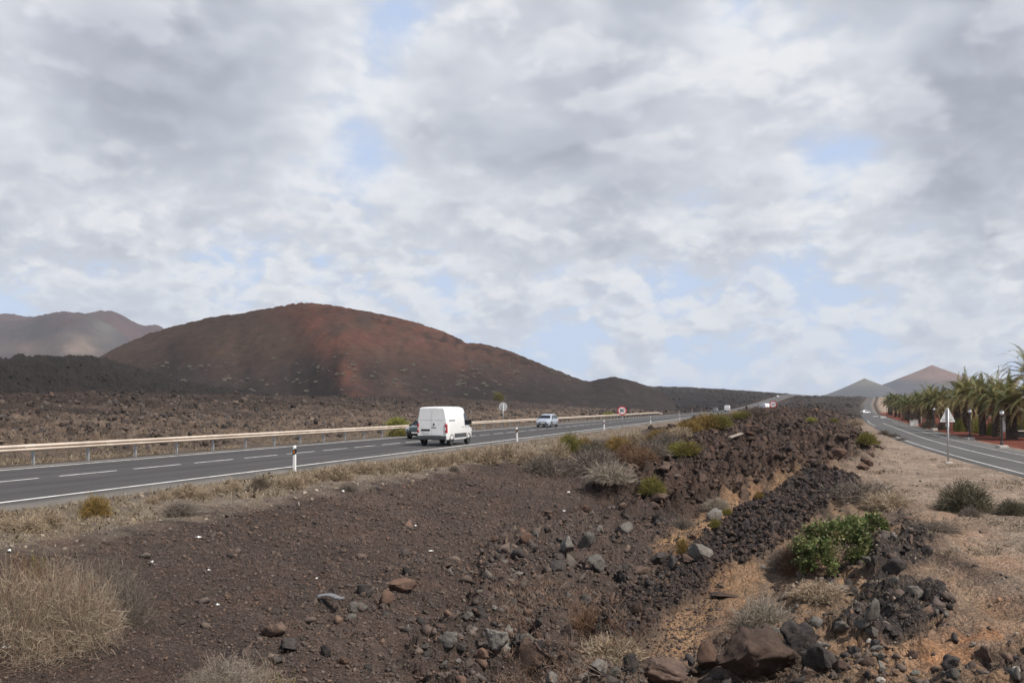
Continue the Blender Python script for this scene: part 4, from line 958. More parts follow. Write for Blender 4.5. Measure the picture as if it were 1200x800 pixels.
# bushes past the van, between the main road and the lava
for (kind, px, row, w, h, lab) in [
 ('straw', 618, 545, 40, 26, 'straw tuft right of the second marker post'),
 ('grey', 636, 556, 52, 30, 'broad grey brown shrub on the cinder below the second marker post'),
 ('straw', 652, 536, 36, 22, 'tan shrub on the shoulder below the silver car'),
 ('olive', 668, 530, 34, 24, 'ochre green shrub on the shoulder left of the third marker post'),
 ('golden', 684, 528, 26, 18, 'golden tuft joined to the ochre green shrub'),
 ('grey', 664, 556, 46, 22, 'grey shrub on the cinder slope below the ochre green shrub'),
 ('grey', 700, 552, 60, 36, 'tall grey dead shrub in the middle of the mixed bushes'),
 ('pale', 716, 566, 60, 34, 'pale grey twiggy shrub nearest the lava edge'),
 ('sage', 694, 540, 40, 26, 'dull green shrub behind the tall grey dead shrub'),
 ('redbrown', 752, 550, 46, 30, 'red brown shrub left of the olive cushion'),
 ('redbrown', 738, 540, 40, 26, 'rust tinted shrub behind the red brown one'),
 ('golden', 724, 528, 34, 20, 'golden brown shrub below the round speed sign'),
 ('straw', 744, 522, 34, 18, 'straw coloured shrub right of the speed sign pole'),
 ('grey', 764, 534, 44, 24, 'grey mauve shrub between the rust shrubs and the olive cushion'),
 ('grey', 782, 524, 40, 20, 'grey shrub below the fourth marker post'),
 ('golden', 772, 516, 30, 14, 'small golden shrub on the shoulder beside the fourth marker post'),
 ('olive', 800, 536, 50, 18, 'bright olive cushion shrub at the edge of the lava'),
 ('golden', 806, 530, 30, 13, 'yellow shrub behind the bright olive cushion'),
 ('olive', 764, 578, 34, 22, 'olive green shrub alone on the rubble below the cushion'),
 ('golden', 806, 506, 36, 16, 'golden shrub at the left end of the roadside thicket'),
 ('golden', 828, 503, 40, 20, 'orange gold shrub in the roadside thicket'),
 ('olive', 842, 501, 34, 18, 'yellow green shrub at the right end of the roadside thicket'),
 ('straw', 796, 512, 34, 14, 'straw shrub in front of the roadside thicket'),
 ('olive', 870, 490, 26, 10, 'green shrub on the verge where the main road dips'),
 ('dark', 884, 489, 40, 14, 'dark green shrub mass right of the dip in the road'),
 ('straw', 862, 488, 20, 9, 'straw tuft near the far white van'),
 ('lime', 951, 494, 14, 7, 'lime green tuft on the lava field'),
 ('olive', 977, 495, 11, 6, 'small olive tuft on the lava field near the verge'),
 ('olive', 1016, 522, 26, 16, 'ochre green shrub at the edge of the right verge beside black lava'),
 ('straw', 1003, 498, 20, 8, 'straw patch at the narrow end of the right verge'),
 ('dark', 1036, 510, 16, 8, 'dark low tuft on the edge of the side road'),
 ('dark', 1047, 513, 16, 7, 'second low dark tuft along the edge of the side road'),
 ('grey', 1057, 517, 14, 6, 'third low tuft, greyish, along the edge of the side road'),
 ('grey', 800, 620, 30, 16, 'grey brown tuft at the head of the orange strip'),
 ('pale', 840, 600, 34, 20, 'pale grey dead shrub above the orange strip'),
 ('sage', 1130, 599, 66, 38, 'sage brown rounded bush on the right verge below the triangular sign'),
 ('grey', 1138, 605, 24, 14, 'low grey tuft in front of the sage brown bush'),
 ('sage', 1186, 603, 36, 20, 'sage brown shrub at the right edge of the picture'),
 ('grey', 1012, 590, 90, 32, 'broad fine grey dead shrub behind the green bush'),
 ('straw', 1040, 596, 60, 24, 'sandy dead shrub right behind the green bush'),
 ('redbrown', 938, 672, 50, 50, 'dark mauve brown dead shrub against the left side of the green bush'),
 ('grey', 922, 668, 50, 40, 'grey twiggy dead shrub at the foot of the slope left of the green bush'),
 ('pale', 892, 735, 70, 50, 'pale dry twigs spilling down above the big boulder'),
 ('straw', 960, 700, 70, 22, 'flattened dry grass on the slope under the green bush'),
 ('grey', 1095, 622, 60, 16, 'low grey mat of dry stems below the sage brown bush'),
 ('straw', 720, 778, 80, 40, 'fine pale dry stems in the gully left of the orange soil'),
 ('redbrown', 690, 745, 60, 36, 'thin reddish dry stems in the gully rubble'),
 ('golden', 800, 648, 16, 20, 'yellow shrub on the left of the broad flat grey stone'),
 ('olive', 838, 622, 14, 12, 'yellow plant with green centre on the orange strip'),
 ('golden', 890, 584, 14, 9, 'yellow flowering tuft high on the orange strip'),
 ('olive', 852, 604, 16, 8, 'small green cushion on the orange strip'),
 ('lime', 466, 500, 30, 14, 'yellow green shrub behind the guardrail left of the dark car'),
 ('olive', 468, 512, 30, 12, 'low olive growth under the guardrail left of the dark car'),
 ('lime', 713, 488, 16, 6, 'bright green tuft behind the guardrail near the speed sign'),
 ('olive', 584, 462, 14, 12, 'green shrub at the foot of the volcano'),
 ]:
    bush_px(kind, px, row, w, h, lab, name='shrub')
# bushes on the volcano's slopes
g = np.random.default_rng(91)
for i in range(210):
    if i < 80: px, row = g.normal(575, 42), g.normal(440, 11)
    else: px, row = g.uniform(150, 560), 441 + g.normal(0, 15)
    if px > 700 or row < 415 or row > 466: continue
    p = hit(px, row, 330, 545, VOLC)
    s = 0.8 + 1.5*g.uniform()**2
    bush('hillpale', int(g.integers(0, 3)), p, 0.60*s, 0.6*s, 'small pale bush dotted on the dark cinder slope of the volcano', 'pale bushes on the volcano slope', name='shrub')
# rusty twigs in the gully
def twig(name, p, n, L, wid, seed, label, c1, c2, lean=(0, 0, 1)):
    g = random.Random(seed); V = []; Fc = []; Cc = []
    def branch(a, d, ln, w, depth):
        b = a + d*ln; s = d.cross(Vector((g.random()-.5, g.random()-.5, g.random()-.5))).normalized(); t = d.cross(s)
        i = len(V)
        for q, ww in ((a, w), (b, w*0.65)):
            for k in range(3): V.append(tuple(q + (s*math.cos(k*2.1) + t*math.sin(k*2.1))*ww))
        for k in range(3): Fc.append((i+k, i+(k+1) % 3, i+3+(k+1) % 3, i+3+k))
        f = g.random(); c = [c1[m]*(1-f)+c2[m]*f for m in range(3)]; Cc.extend([c]*6)
        if depth > 0:
            for k in range(g.choice((1, 2, 2, 3))):
                nd = (d + Vector((g.gauss(0, .42), g.gauss(0, .42), g.gauss(0.05, .3)))).normalized()
                branch(b, nd, ln*g.uniform(.6, .95), w*0.66, depth-1)
    for k in range(n):
        branch(Vector((g.gauss(0, .06), g.gauss(0, .06), -0.03)), (Vector(lean) + Vector((g.gauss(0, .5), g.gauss(0, .5), g.uniform(0, .3)))).normalized(), L*g.uniform(.7, 1.2), wid, 4)
    o = mk(name, V, np.array(Fc), M['bush'], col=np.array(Cc), loc=p); tag(o, label, 'dead plant'); return o
twig('dead_twigs', hit(735, 775), 6, 0.30, 0.009, 1, 'rust red bare twigs rising in the gully beside the upright dark rock', (0.16, 0.075, 0.05), (0.24, 0.14, 0.09), (-0.3, 0, 1))
twig('dead_twigs', hit(722, 800), 5, 0.25, 0.007, 2, 'bleached bare twigs at the bottom of the gully', (0.42, 0.33, 0.24), (0.5, 0.42, 0.33), (-0.5, 0, .7))
twig('dead_twigs', hit(870, 738), 6, 0.30, 0.008, 3, 'bleached fallen twigs above the big boulder', (0.36, 0.30, 0.23), (0.46, 0.4, 0.32), (0.5, 0.2, .5))
twig('dead_twigs', hit(680, 745), 5, 0.26, 0.006, 4, 'thin reddish twigs left of the rust red ones in the gully', (0.18, 0.1, 0.07), (0.27, 0.18, 0.12), (0, 0, 1))
# green bush
def leaf_bush(name, p, w, h, n, seed, label):
    g = np.random.default_rng(seed); root = thing(name, label, 'bush', p)
    nb = 56
    # clumps of leaves at branch ends inside a lopsided dome
    a = g.uniform(0, 2*np.pi, nb); rr = np.sqrt(g.uniform(0, 1, nb)); hz = np.sqrt(np.clip(1-rr**2, 0, 1))*g.uniform(0.55, 1.0, nb)
    cx = np.cos(a)*rr*w; cy = np.sin(a)*rr*w*0.8; cz = 0.08 + hz*h*(1+0.12*g.normal(size=nb))
    k = g.integers(0, nb, n)
    C = np.stack([cx[k], cy[k], cz[k]], 1) + g.normal(0, 0.10, (n, 3))*np.array([[w, w, h*0.8]])
    C[:, 2] = np.maximum(C[:, 2], 0.04)
    out = C/np.array([[w, w, h]]); out /= np.linalg.norm(out, axis=1)[:, None]+1e-6
    d = out + g.normal(0, 0.55, (n, 3)); d[:, 2] += 0.25; d /= np.linalg.norm(d, axis=1)[:, None]
    s = np.cross(d, np.array([[0, 0, 1.0]]) + g.normal(0, 0.35, (n, 3))); s /= np.linalg.norm(s, axis=1)[:, None]+1e-6
    nn = np.cross(s, d)
    L = g.uniform(0.035, 0.11, n)[:, None]; W = L*0.36
    V = np.stack([C, C + d*L*0.5 - s*W + nn*L*0.06, C + d*L - nn*L*0.12, C + d*L*0.5 + s*W + nn*L*0.06], 1).reshape(-1, 3)
    Fc = np.arange(n*4).reshape(-1, 4)
    pal = np.array([[0.115,0.15,0.050],[0.165,0.185,0.070],[0.24,0.24,0.11],[0.07,0.098,0.038],[0.34,0.30,0.16],[0.20,0.11,0.07]])
    ck = g.choice(6, nb, p=[.34,.28,.14,.14,.05,.05]); ci = np.where(g.uniform(0, 1, n) < 0.55, ck[k], g.choice(6, n, p=[.34,.26,.14,.14,.07,.05]))
    c = pal[ci]*g.uniform(0.75, 1.3, n)[:, None]
    mk('leaves', V, Fc, M['leaf'], root, col=np.repeat(c, 4, 0))
    Vs, Fs, cs = strands(260, 1.0, 3, 0.007, 1.0, seed+3, (0.09,0.065,0.045), (0.15,0.11,0.075), 0.9, 0.2, 0.0, 0.05)
    mk('stems', Vs*np.array([[w*0.9, w*0.75, h*0.95]]), Fs, M['bush'], root, col=cs)
    return root
p = hit(982, 668, 6, 60); s = p[1]/F
leaf_bush('green_bush', p + Vector((0.05, 0.35, 0)), 45*s, 52*s, 8000, 5, 'leafy green bush on the right slope above the gully')
p2 = hit(960, 676, 6, 60); leaf_bush('green_bush', p2 + Vector((0, 0.1, 0)), 18*s, 36*s, 2400, 6, 'lower left clump of glossy green leaves beside the mauve dead shrub')
p3 = hit(1022, 632, 6, 60); leaf_bush('green_bush', p3 + Vector((0, 0.1, 0)), 22*s, 28*s, 2200, 9, 'upper right clump of yellowish green leaves by the white round stone')

# ------------------------------------------------------------------ palms
def frond_mesh(g, base_p, az, el, L, c, nl=22, droop=1.0, wid=0.035, lf=0.52):
    V = []; Fc = []; Cc = []
    d = Vector((math.cos(az)*math.cos(el), math.sin(az)*math.cos(el), math.sin(el)))
    side = Vector((-math.sin(az), math.cos(az), 0)); p = Vector(base_p); step = L/nl; pts = [p.copy()]; dirs = [d.copy()]
    for k in range(nl):
        d = (d + Vector((0, 0, -1))*(0.055*droop*(0.4 + 1.6*k/nl))).normalized(); p = p + d*step; pts.append(p.copy()); dirs.append(d.copy())
    for k in range(0, nl, 4):
        a, b = pts[k], pts[min(k+4, nl)]; i = len(V); w0 = 0.035*(1-k/nl)+0.008
        V += [tuple(a-side*w0), tuple(a+side*w0), tuple(b+side*w0*.8), tuple(b-side*w0*.8)]; Fc.append((i, i+1, i+2, i+3)); Cc += [(c[0]*1.5, c[1]*1.25, c[2]*1.2)]*4
    for k in range(2, nl+1):
        t = k/nl; ll = lf*math.sin(math.pi*min(1, 0.22+0.78*t))**0.7*g.uniform(.85, 1.15) if t < 0.97 else lf*0.4
        up = side.cross(dirs[k]).normalized()*(-1)
        if up.z < 0: up = -up
        for sg in (-1, 1):
            dd = (side*sg*0.9 + dirs[k]*0.75 + up*0.28 + Vector((g.gauss(0,.1), g.gauss(0,.1), -0.18*droop))).normalized()
            i = len(V); q = pts[k]; m = q + dd*ll*0.5; e = q + dd*ll + Vector((0, 0, -0.12*ll)); w = dirs[k]*wid
            V += [tuple(q - w*.5), tuple(q + w*.5), tuple(m + w), tuple(e), tuple(m - w)]; Fc.append((i, i+1, i+2, i+3, i+4))
            f = g.uniform(.75, 1.25); Cc += [(c[0]*f, c[1]*f, c[2]*f)]*5
    return V, Fc, Cc
def palm(seed, H, nf, L, tr, dk=1.0):
    g = random.Random(seed); root = thing('palm_tree', 'tmp', 'palm tree')
    # trunk with diamond leaf scars
    n, m = 28, 46; V = []; Cc = []
    for k in range(m+1):
        t = k/m; z = -0.15 + (H+0.15)*t
        for i in range(n):
            a = 2*math.pi*i/n
            r = tr*(1.12 - 0.2*t + 0.35*max(0, t-0.75) + 0.25*max(0, 0.10-t)*4)
            dpat = 0.5 + 0.5*math.cos(9*a + (k % 2)*math.pi)*math.cos(k*1.57)
            r *= 1 + 0.13*dpat + 0.05*g.uniform(-1, 1)
            V.append((r*math.cos(a), r*math.sin(a), z)); f = 0.45 + 0.9*dpat*g.uniform(.6, 1.2); Cc.append((0.085*f, 0.062*f, 0.048*f))
    Fc = [(k*n+i, k*n+(i+1) % n, (k+1)*n+(i+1) % n, (k+1)*n+i) for k in range(m) for i in range(n)]
    Fc.append(tuple(m*n+i for i in range(n)))
    mk('trunk', V, Fc, M['boots'], root, col=np.array(Cc))
    Vc, Fc2, Cc2 = [], [], []; Vd, Fd, Cd = [], [], []
    for k in range(nf):
        t = k/nf; az = k*2.39996 + g.uniform(-.2, .2); el = R(80 - 92*t**0.9) + g.gauss(0, .13)
        gr = g.choice(((0.13, 0.14, 0.05), (0.17, 0.165, 0.06), (0.24, 0.205, 0.085), (0.09, 0.11, 0.042)))
        if t > .72: gr = (0.27, 0.215, 0.10)
        gr = (gr[0]*dk, gr[1]*(dk*0.9+0.1), gr[2]*dk)
        v, f, c = frond_mesh(g, (0.12*math.cos(az), 0.12*math.sin(az), H-0.1 + 0.25*(1-t)), az, el, L*g.uniform(.82, 1.08), gr, droop=1.5 - 0.3*t, lf=.36, wid=.055)
        b = len(Vc); Vc += v; Fc2 += [tuple(i+b for i in q) for q in f]; Cc2 += c
    for k in range(16):
        az = k*2.39996+1; v, f, c = frond_mesh(g, (tr*.8*math.cos(az), tr*.8*math.sin(az), H-0.3), az, R(g.uniform(-72, -50)), L*g.uniform(.3, .5), (0.20, 0.13, 0.075), nl=14, droop=1.6, lf=.32)
        b = len(Vd); Vd += v; Fd += [tuple(i+b for i in q) for q in f]; Cd += c
    mk('crown', Vc, Fc2, M['frond'], root, col=np.array(Cc2))
    mk('dead_fronds', Vd, Fd, M['frond'], root, col=np.array(Cd))
    return root
PALMS = [palm(1, 4.3, 58, 3.4, 0.34), palm(2, 4.9, 50, 3.1, 0.27), palm(3, 3.8, 62, 3.4, 0.37), palm(4, 5.8, 54, 3.6, 0.28), palm(5, 3.6, 60, 3.4, 0.30, 0.8), palm(6, 4.4, 54, 3.2, 0.27, 0.7)]
USED = set()
def place_palm(k, x, y, sc, label, group=None):
    o = PALMS[k] if k not in USED else copy_tree(PALMS[k]); USED.add(k)
    o.location = (x, y, gz(x, y)-0.05); o.rotation_euler = (random.gauss(0, .035), random.gauss(0, .035), random.uniform(0, 6.28)); o.scale = (sc*1.15, sc*1.15, sc*random.uniform(.88, 1.08)); o['label'] = label
    if group: o['group'] = group
    elif 'group' in o.keys(): del o['group']
def pxy(px, row, z=-0.9):
    D = F*(CAM_Z-z)/(row-HOR); return ((px-CX)/F*D, D)
for (px, row, k, sc, lab) in [
  (1186, 513.5, 2, 1.12, 'thick trunked palm beside the tallest palm at the right edge'), (1169, 511.2, 0, 1.16, 'thick trunked palm just left of the pair at the right edge'),
  (1152, 508.8, 1, 1.12, 'palm with slender trunk behind the second lamp from the right'), (1133, 505, 0, 1.2, 'palm behind the triangular sign with dark shaded trunk'),
  (1122, 502.5, 2, 1.22, 'low palm with brown hanging fronds just right of the triangular sign'), (1093, 500.5, 1, 1.0, 'lone slim palm left of the triangular sign'),
  (1208, 510, 3, 1.30, 'tallest palm, leaning in at the right edge above all others'), (1216, 515, 2, 1.15, 'palm cut by the right edge below the tallest one')]:
    x, y = pxy(px, row); place_palm(k, x, y, sc, lab)
g = random.Random(5)
for i in range(8):
    yy = 98 + i*11.0 + g.uniform(-3, 3); xc, c, s = road(TR, yy); off = 17 + g.uniform(-3, 6)
    place_palm(i % 3, xc+off, yy, g.uniform(.8, 1.15), 'palm in the back row of the near part of the palm garden', 'back row of garden palms')
for i in range(14):
    yy = 96 + i*7.5 + g.uniform(-3, 3); xc, c, s = road(TR, yy); off = 25 + g.uniform(0, 14)
    place_palm((4, 5, 1)[i % 3], xc+off, yy, g.uniform(.85, 1.2), 'palm deep in the garden behind the back row', 'palms deep in the garden')
for i in range(40):
    yy = 146 + i*5.4 + g.uniform(-2, 2); xc, c, s = road(TR, yy); off = 7.5 + (i % 3)*5.5 + g.uniform(-1.5, 1.5)
    place_palm((4, 5, 4, 5, 0, 5)[i % 6] if i > 4 else (i*7) % 3, xc+off, yy, g.uniform(.68, 1.12)*(1 + 0.0012*(yy-150)), 'dark green palm in the dense line along the far side road', 'palms lining the far side road')
for i in range(16):
    yy = 120 + i*14; xc, c, s = road(TR, yy); x = xc + 25 + (14 if yy < 200 else 0) + g.uniform(-3, 8)
    V, Fc, c1 = strands(1500, 1.0, 2, 0.035, 1.0, 700+i, (0.035,0.05,0.022), (0.06,0.075,0.03), 1.0, 0.75, 0.0, 0.0)
    root = thing('tree', 'dark round leafy tree behind the palms of the side road', 'tree', (x, yy, gz(x, yy)), 0, 'dark trees behind the palms')
    mk('crown', V*np.array([[4.6, 4.6, 4.6]]) + np.array([[0, 0, 1.4]]), Fc, M['leaf'], root, col=c1)
    t = MB(); t.cyl(0.28, 0.14, -0.2, 4.0, 10); t.build('trunk', M['bark'], root)
# yellowish succulents under the palms
for (px, row, w, h, lab) in [(1125, 505, 14, 16, 'yellow green cactus clump under the palm right of the triangular sign'), (1146, 507, 14, 20, 'yellow green cactus clump between the two lamp posts'), (1161, 509, 9, 17, 'narrow yellow green cactus clump beside the thick palm trunks')]:
    x, y = pxy(px, row); p = Vector((x, y, gz(x, y))); s = y/F
    bush('lime', 0, p, w*s*.5, h*s, lab, name='cactus_clump', cat='plant')
for (px, row, w, h, lab) in [(1088, 500, 20, 12, 'brown dry growth at the foot of the lone slim palm'), (1105, 502, 18, 12, 'dark undergrowth right of the lone slim palm'), (1070, 492, 26, 16, 'dark bush behind the white gate pillars'), (1196, 507, 26, 20, 'dark green hedge clump at the right edge under the palms')]:
    x, y = pxy(px, row, -0.8); p = Vector((x, y, gz(x, y))); s = y/F
    bush('dark' if px < 1190 else 'olive', 1, p, w*s*.5, h*s, lab, name='shrub')

# ------------------------------------------------------------------ roadside furniture
def on_left(off, y):
    xc, c, s = road(TL, np.array([float(y)])); dx = off + 25.1
    X = float(xc[0] + dx*c[0]); Y = float(y - dx*s[0]*c[0]); return X, Y, math.atan(float(s[0]))
def left_at_px(off, px):
    """point of the line beside the left road that the sight line at px crosses"""
    k = (px-CX)/F; lo, hi = 12.0, 900.0
    for _ in range(60):
        m = 0.5*(lo+hi); X, Y, a = on_left(off, m)
        if X/Y < k: lo = m
        else: hi = m
    return on_left(off, lo)
# marker posts
def marker_post():
    root = thing('marker_post', 'x', 'marker post')
    b = MB(); b.add([(-.06,-.05,-.2),(.06,-.05,-.2),(.06,.05,-.2),(-.06,.05,-.2),(-.055,-.045,1.0),(.055,-.045,1.0),(.055,.045,1.06),(-.055,.045,1.06)], [(0,1,2,3),(4,7,6,5),(0,4,5,1),(1,5,6,2),(2,6,7,3),(3,7,4,0)])
    b.build('post', M['white'], root, bevel=0.012)
    b = MB(); b.add([(-.064,-.054,.66),(.064,-.054,.72),(.064,.054,.72),(-.064,.054,.66),(-.062,-.052,.88),(.062,-.052,.94),(.062,.052,.94),(-.062,.052,.88)], [(0,1,2,3),(4,7,6,5),(0,4,5,1),(1,5,6,2),(2,6,7,3),(3,7,4,0)])
    b.build('black_band', M['black'], root, bevel=0.004)
    b = MB(); b.box(-.03, .03, -.066, -.05, .75, .85); b.box(-.03, .03, .05, .066, .75, .85); b.build('reflector', M['amber'], root)
    return root
POST = marker_post(); used = [False]
def put_post(X, Y, rz, lab, group=None, sc=1.0):
    o = copy_tree(POST) if used[0] else POST; used[0] = True
    o.location = (X, Y, gz(X, Y)); o.rotation_euler = (random.uniform(-.03, .03), random.uniform(-.04, .04), rz); o.scale = (sc, sc, sc); o['label'] = lab
    if group: o['group'] = group
for (px, lab) in [(345, 'nearest white marker post with black band and orange reflector on the shoulder'), (606, 'second white marker post, just right of the van'), (708, 'third white marker post, left of the speed sign'), (762.5, 'fourth white marker post, right of the speed sign'), (796.5, 'fifth white marker post on the near shoulder, past the fourth')]:
    X, Y, a = left_at_px(-19.0, px); put_post(X, Y, -a, lab)
for (px, off) in [(796, -31.2), (811, -31.2), (822.5, -31.2), (834, -31.2)]:
    X, Y, a = left_at_px(off, px); put_post(X, Y, -a, 'tiny far white marker post on the opposite side beyond the guardrail end', 'far marker posts beyond the guardrail end', 1.1)
# guardrail
root = thing('guardrail', 'long weathered steel guardrail with pinkish W beam on the far side of the main road', 'guardrail', (*on_left(-31.7, 12)[:2], 0))
ys = np.concatenate([np.arange(-6, 150, 2.0), np.arange(150, 236, 4.0)])
prof = np.array([(0.0,0.30),(0.035,0.285),(0.075,0.25),(0.085,0.22),(0.075,0.19),(0.02,0.165),(0.0,0.15),(0.02,0.135),(0.075,0.11),(0.085,0.08),(0.075,0.05),(0.035,0.015),(0.0,0.0)])
V = []
ends = len(ys)
for i, y in enumerate(ys):
    X, Y, a = on_left(-31.6, y); drop = 0.5*max(0, (y-226)/10)
    for (o_, z_) in prof: V.append((X + o_*math.cos(a) - root.location[0], Y - o_*math.sin(a) - root.location[1], 0.61 + z_ - drop))
k = len(prof); V2 = V + [(v[0]-0.008*DY, v[1]+0.008*DX, v[2]) for v in V]
Fc = [(i*k+j, i*k+j+1, (i+1)*k+j+1, (i+1)*k+j) for i in range(ends-1) for j in range(k-1)]
Fc2 = [tuple(q+len(V) for q in f[::-1]) for f in Fc]
mk('rail', V2, np.array(Fc+Fc2), M['rail'], root, smooth=True)
b = MB(); b.box(-0.05, 0.05, -0.03, 0.03, -0.4, 0.92); b.box(-0.06, -0.05, -0.045, 0.045, -0.4, 0.92); b.box(0.05, 0.06, -0.045, 0.045, -0.4, 0.92); b.box(0.06, 0.155, -0.05, 0.05, 0.66, 0.86)
pm = b.build('post', M['galv'], root); first = True
for k_ in range(78):
    y = 18.0 - 3.07*8 + 3.07*k_ + 0.8
    if y > 226: break
    X, Y, a = on_left(-31.8, y)
    o = pm if first else pm.copy()
    if not first: COL.objects.link(o)
    first = False; o.parent = root; o.location = (X-root.location[0], Y-root.location[1], 0.0); o.rotation_euler = (0, 0, -a)
for k_ in range(50):
    y = 18.0 - 9 + 4.6*k_
    if y > 220: break
    X, Y, a = on_left(-31.52, y)
    b = MB(); b.box(-0.006, 0.012, -0.02, 0.02, 0.74, 0.80) if k_ == 0 else None
    if k_ == 0: sp = b.build('splice_bolt', M['signback'], root); o = sp
    else: o = sp.copy(); COL.objects.link(o)
    o.parent = root; o.location = (X-root.location[0], Y-root.location[1], 0.0); o.rotation_euler = (0, 0, -a)
# signs
def disc(b, r, y0, y1, n=40):
    V = []
    for y in (y0, y1): V += [(r*math.cos(2*math.pi*i/n), y, r*math.sin(2*math.pi*i/n)) for i in range(n)]
    b.add(V, [tuple(range(n))[::-1], tuple(range(n, 2*n))] + [(i, (i+1) % n, n+(i+1) % n, n+i) for i in range(n)])
def ring(b, r0, r1, y, n=48, dy=0.003):
    V = []
    for yy in (y, y-dy):
        for r in (r0, r1): V += [(r*math.cos(2*math.pi*i/n), yy, r*math.sin(2*math.pi*i/n)) for i in range(n)]
    f = []
    for i in range(n):
        j = (i+1) % n
        f += [(2*n+i, 2*n+j, 3*n+j, 3*n+i), (i, j, 2*n+j, 2*n+i), (n+i, n+j, 3*n+j, 3*n+i), (i, j, n+j, n+i)]
    b.add(V, f)
def round_sign(name, label, X, Y, rz, rad, zc, facing_us=True, extra=None):
    z0 = gz(X, Y); root = thing(name, label, 'road sign', (X, Y, z0), rz)
    b = MB(); b.cyl(0.045, 0.045, -0.3, zc-z0+rad*0.7, 12); b.build('pole', M['galv'], root, smooth=True)
    b = MB(); disc(b, rad, -0.075, -0.06); pl_ = b.build('plate', M['signback'] if not facing_us else M['white'], root)
    pl_.location = (0, 0, zc-z0)
    if not facing_us:
        pl_.location = (0, 0.135, zc-z0)
        b = MB(); b.box(-rad*0.7, rad*0.7, -0.09, -0.076, 0.12, 0.17); b.box(-rad*0.7, rad*0.7, -0.09, -0.076, -0.17, -0.12); b.build('bracket', M['galv'], pl_)
    else:
        b = MB(); ring(b, rad*0.76, rad*0.995, -0.0765); b.build('red_ring', M['red'], pl_)
        if extra: extra(pl_, rad)
    return root
def digits(pl_, rad):
    cu = bpy.data.curves.new('speed_digits', 'FONT'); cu.body = '80'; cu.size = rad*1.0; cu.align_x = 'CENTER'; cu.align_y = 'CENTER'; cu.extrude = 0.002; cu.offset = 0.012
    tmp = bpy.data.objects.new('speed_digits', cu); COL.objects.link(tmp); bpy.context.view_layer.update()
    me = bpy.data.meshes.new_from_object(tmp.evaluated_get(bpy.context.evaluated_depsgraph_get())); bpy.data.objects.remove(tmp)
    me.materials.clear(); me.materials.append(M['black'])
    o = bpy.data.objects.new('speed_digits', me); COL.objects.link(o); o.parent = pl_; o.location = (0, -0.0795, 0); o.rotation_euler = (R(90), 0, 0)
def no_pass(pl_, rad):
    for (x, m) in ((-0.26*rad, M['red']), (0.26*rad, M['black'])):
        b = MB(); s = rad*0.42
        P = [(-.5,-.3),(.5,-.3),(.5,.1),(.36,.14),(.26,.42),(-.26,.42),(-.36,.14),(-.5,.1)]
        V = [(x+p[0]*s, yy, p[1]*s) for yy in (-0.0765, -0.080) for p in P]; n = len(P)
        b.add(V, [tuple(range(n)), tuple(range(n, 2*n))[::-1]] + [(i, (i+1) % n, n+(i+1) % n, n+i) for i in range(n)])
        b.build('car_symbol', m, pl_)
X, Y, a = left_at_px(-19.3, 729); round_sign('speed_limit_sign', 'round red ringed 80 speed limit sign on a grey pole beside the main road', X, Y, -a*0.6, 0.56, CAM_Z - (481-HOR)/F*Y, True, digits)
X, Y, a = left_at_px(-33.0, 589.5); round_sign('round_sign', 'plain grey back of a round sign behind the guardrail right of the van', X, Y, -a*0.6, 0.52, CAM_Z - (476.3-HOR)/F*Y, False)
Y = 190.0; X = (906-CX)/F*Y; round_sign('no_overtaking_sign', 'far round red ringed no overtaking sign showing two cars, above the lava beside the dip', X, Y, -0.3, 0.78, CAM_Z + 0.25, True, no_pass)
# triangular sign, seen from behind
Y = 3744/(541.5-HOR); X = (1111-CX)/F*Y; z0 = gz(X, Y); zt = CAM_Z - (477.5-HOR)/F*Y
root = thing('triangle_sign', 'grey back of a triangular warning sign on a pole beside the side road', 'road sign', (X, Y, z0), 0.05)
b = MB(); b.cyl(0.05, 0.05, -0.3, zt-z0-0.05, 12); b.build('pole', M['galv'], root, smooth=True)
hs = 0.50; P = [(-hs, 0), (-hs+0.03, -0.05), (hs-0.03, -0.05), (hs, 0), (0.035, 0.86), (-0.035, 0.86)]
b = MB(); n = len(P); b.add([(p[0], y, p[1]) for y in (0.06, 0.075) for p in P], [tuple(range(n)), tuple(range(n, 2*n))[::-1]] + [(i, (i+1) % n, n+(i+1) % n, n+i) for i in range(n)])
pl_ = b.build('plate', M['signback'], root); pl_.location = (0, 0, zt-z0-0.86)
b = MB(); b.box(-0.34, 0.34, 0.046, 0.0605, 0.08, 0.13); b.box(-0.16, 0.16, 0.046, 0.0605, 0.46, 0.51); b.build('bracket', M['galv'], pl_)
b = MB(); b.box(-0.13, 0.11, 0.045, 0.058, -0.62, -0.40); b.build('small_plate', M['signback'], root).location = (0, 0, zt-z0-0.86+0.28)
b = MB(); b.box(-0.22, 0.22, -0.18, 0.18, -0.25, 0.06); b.build('footing', M['concrete'], root, bevel=0.02)

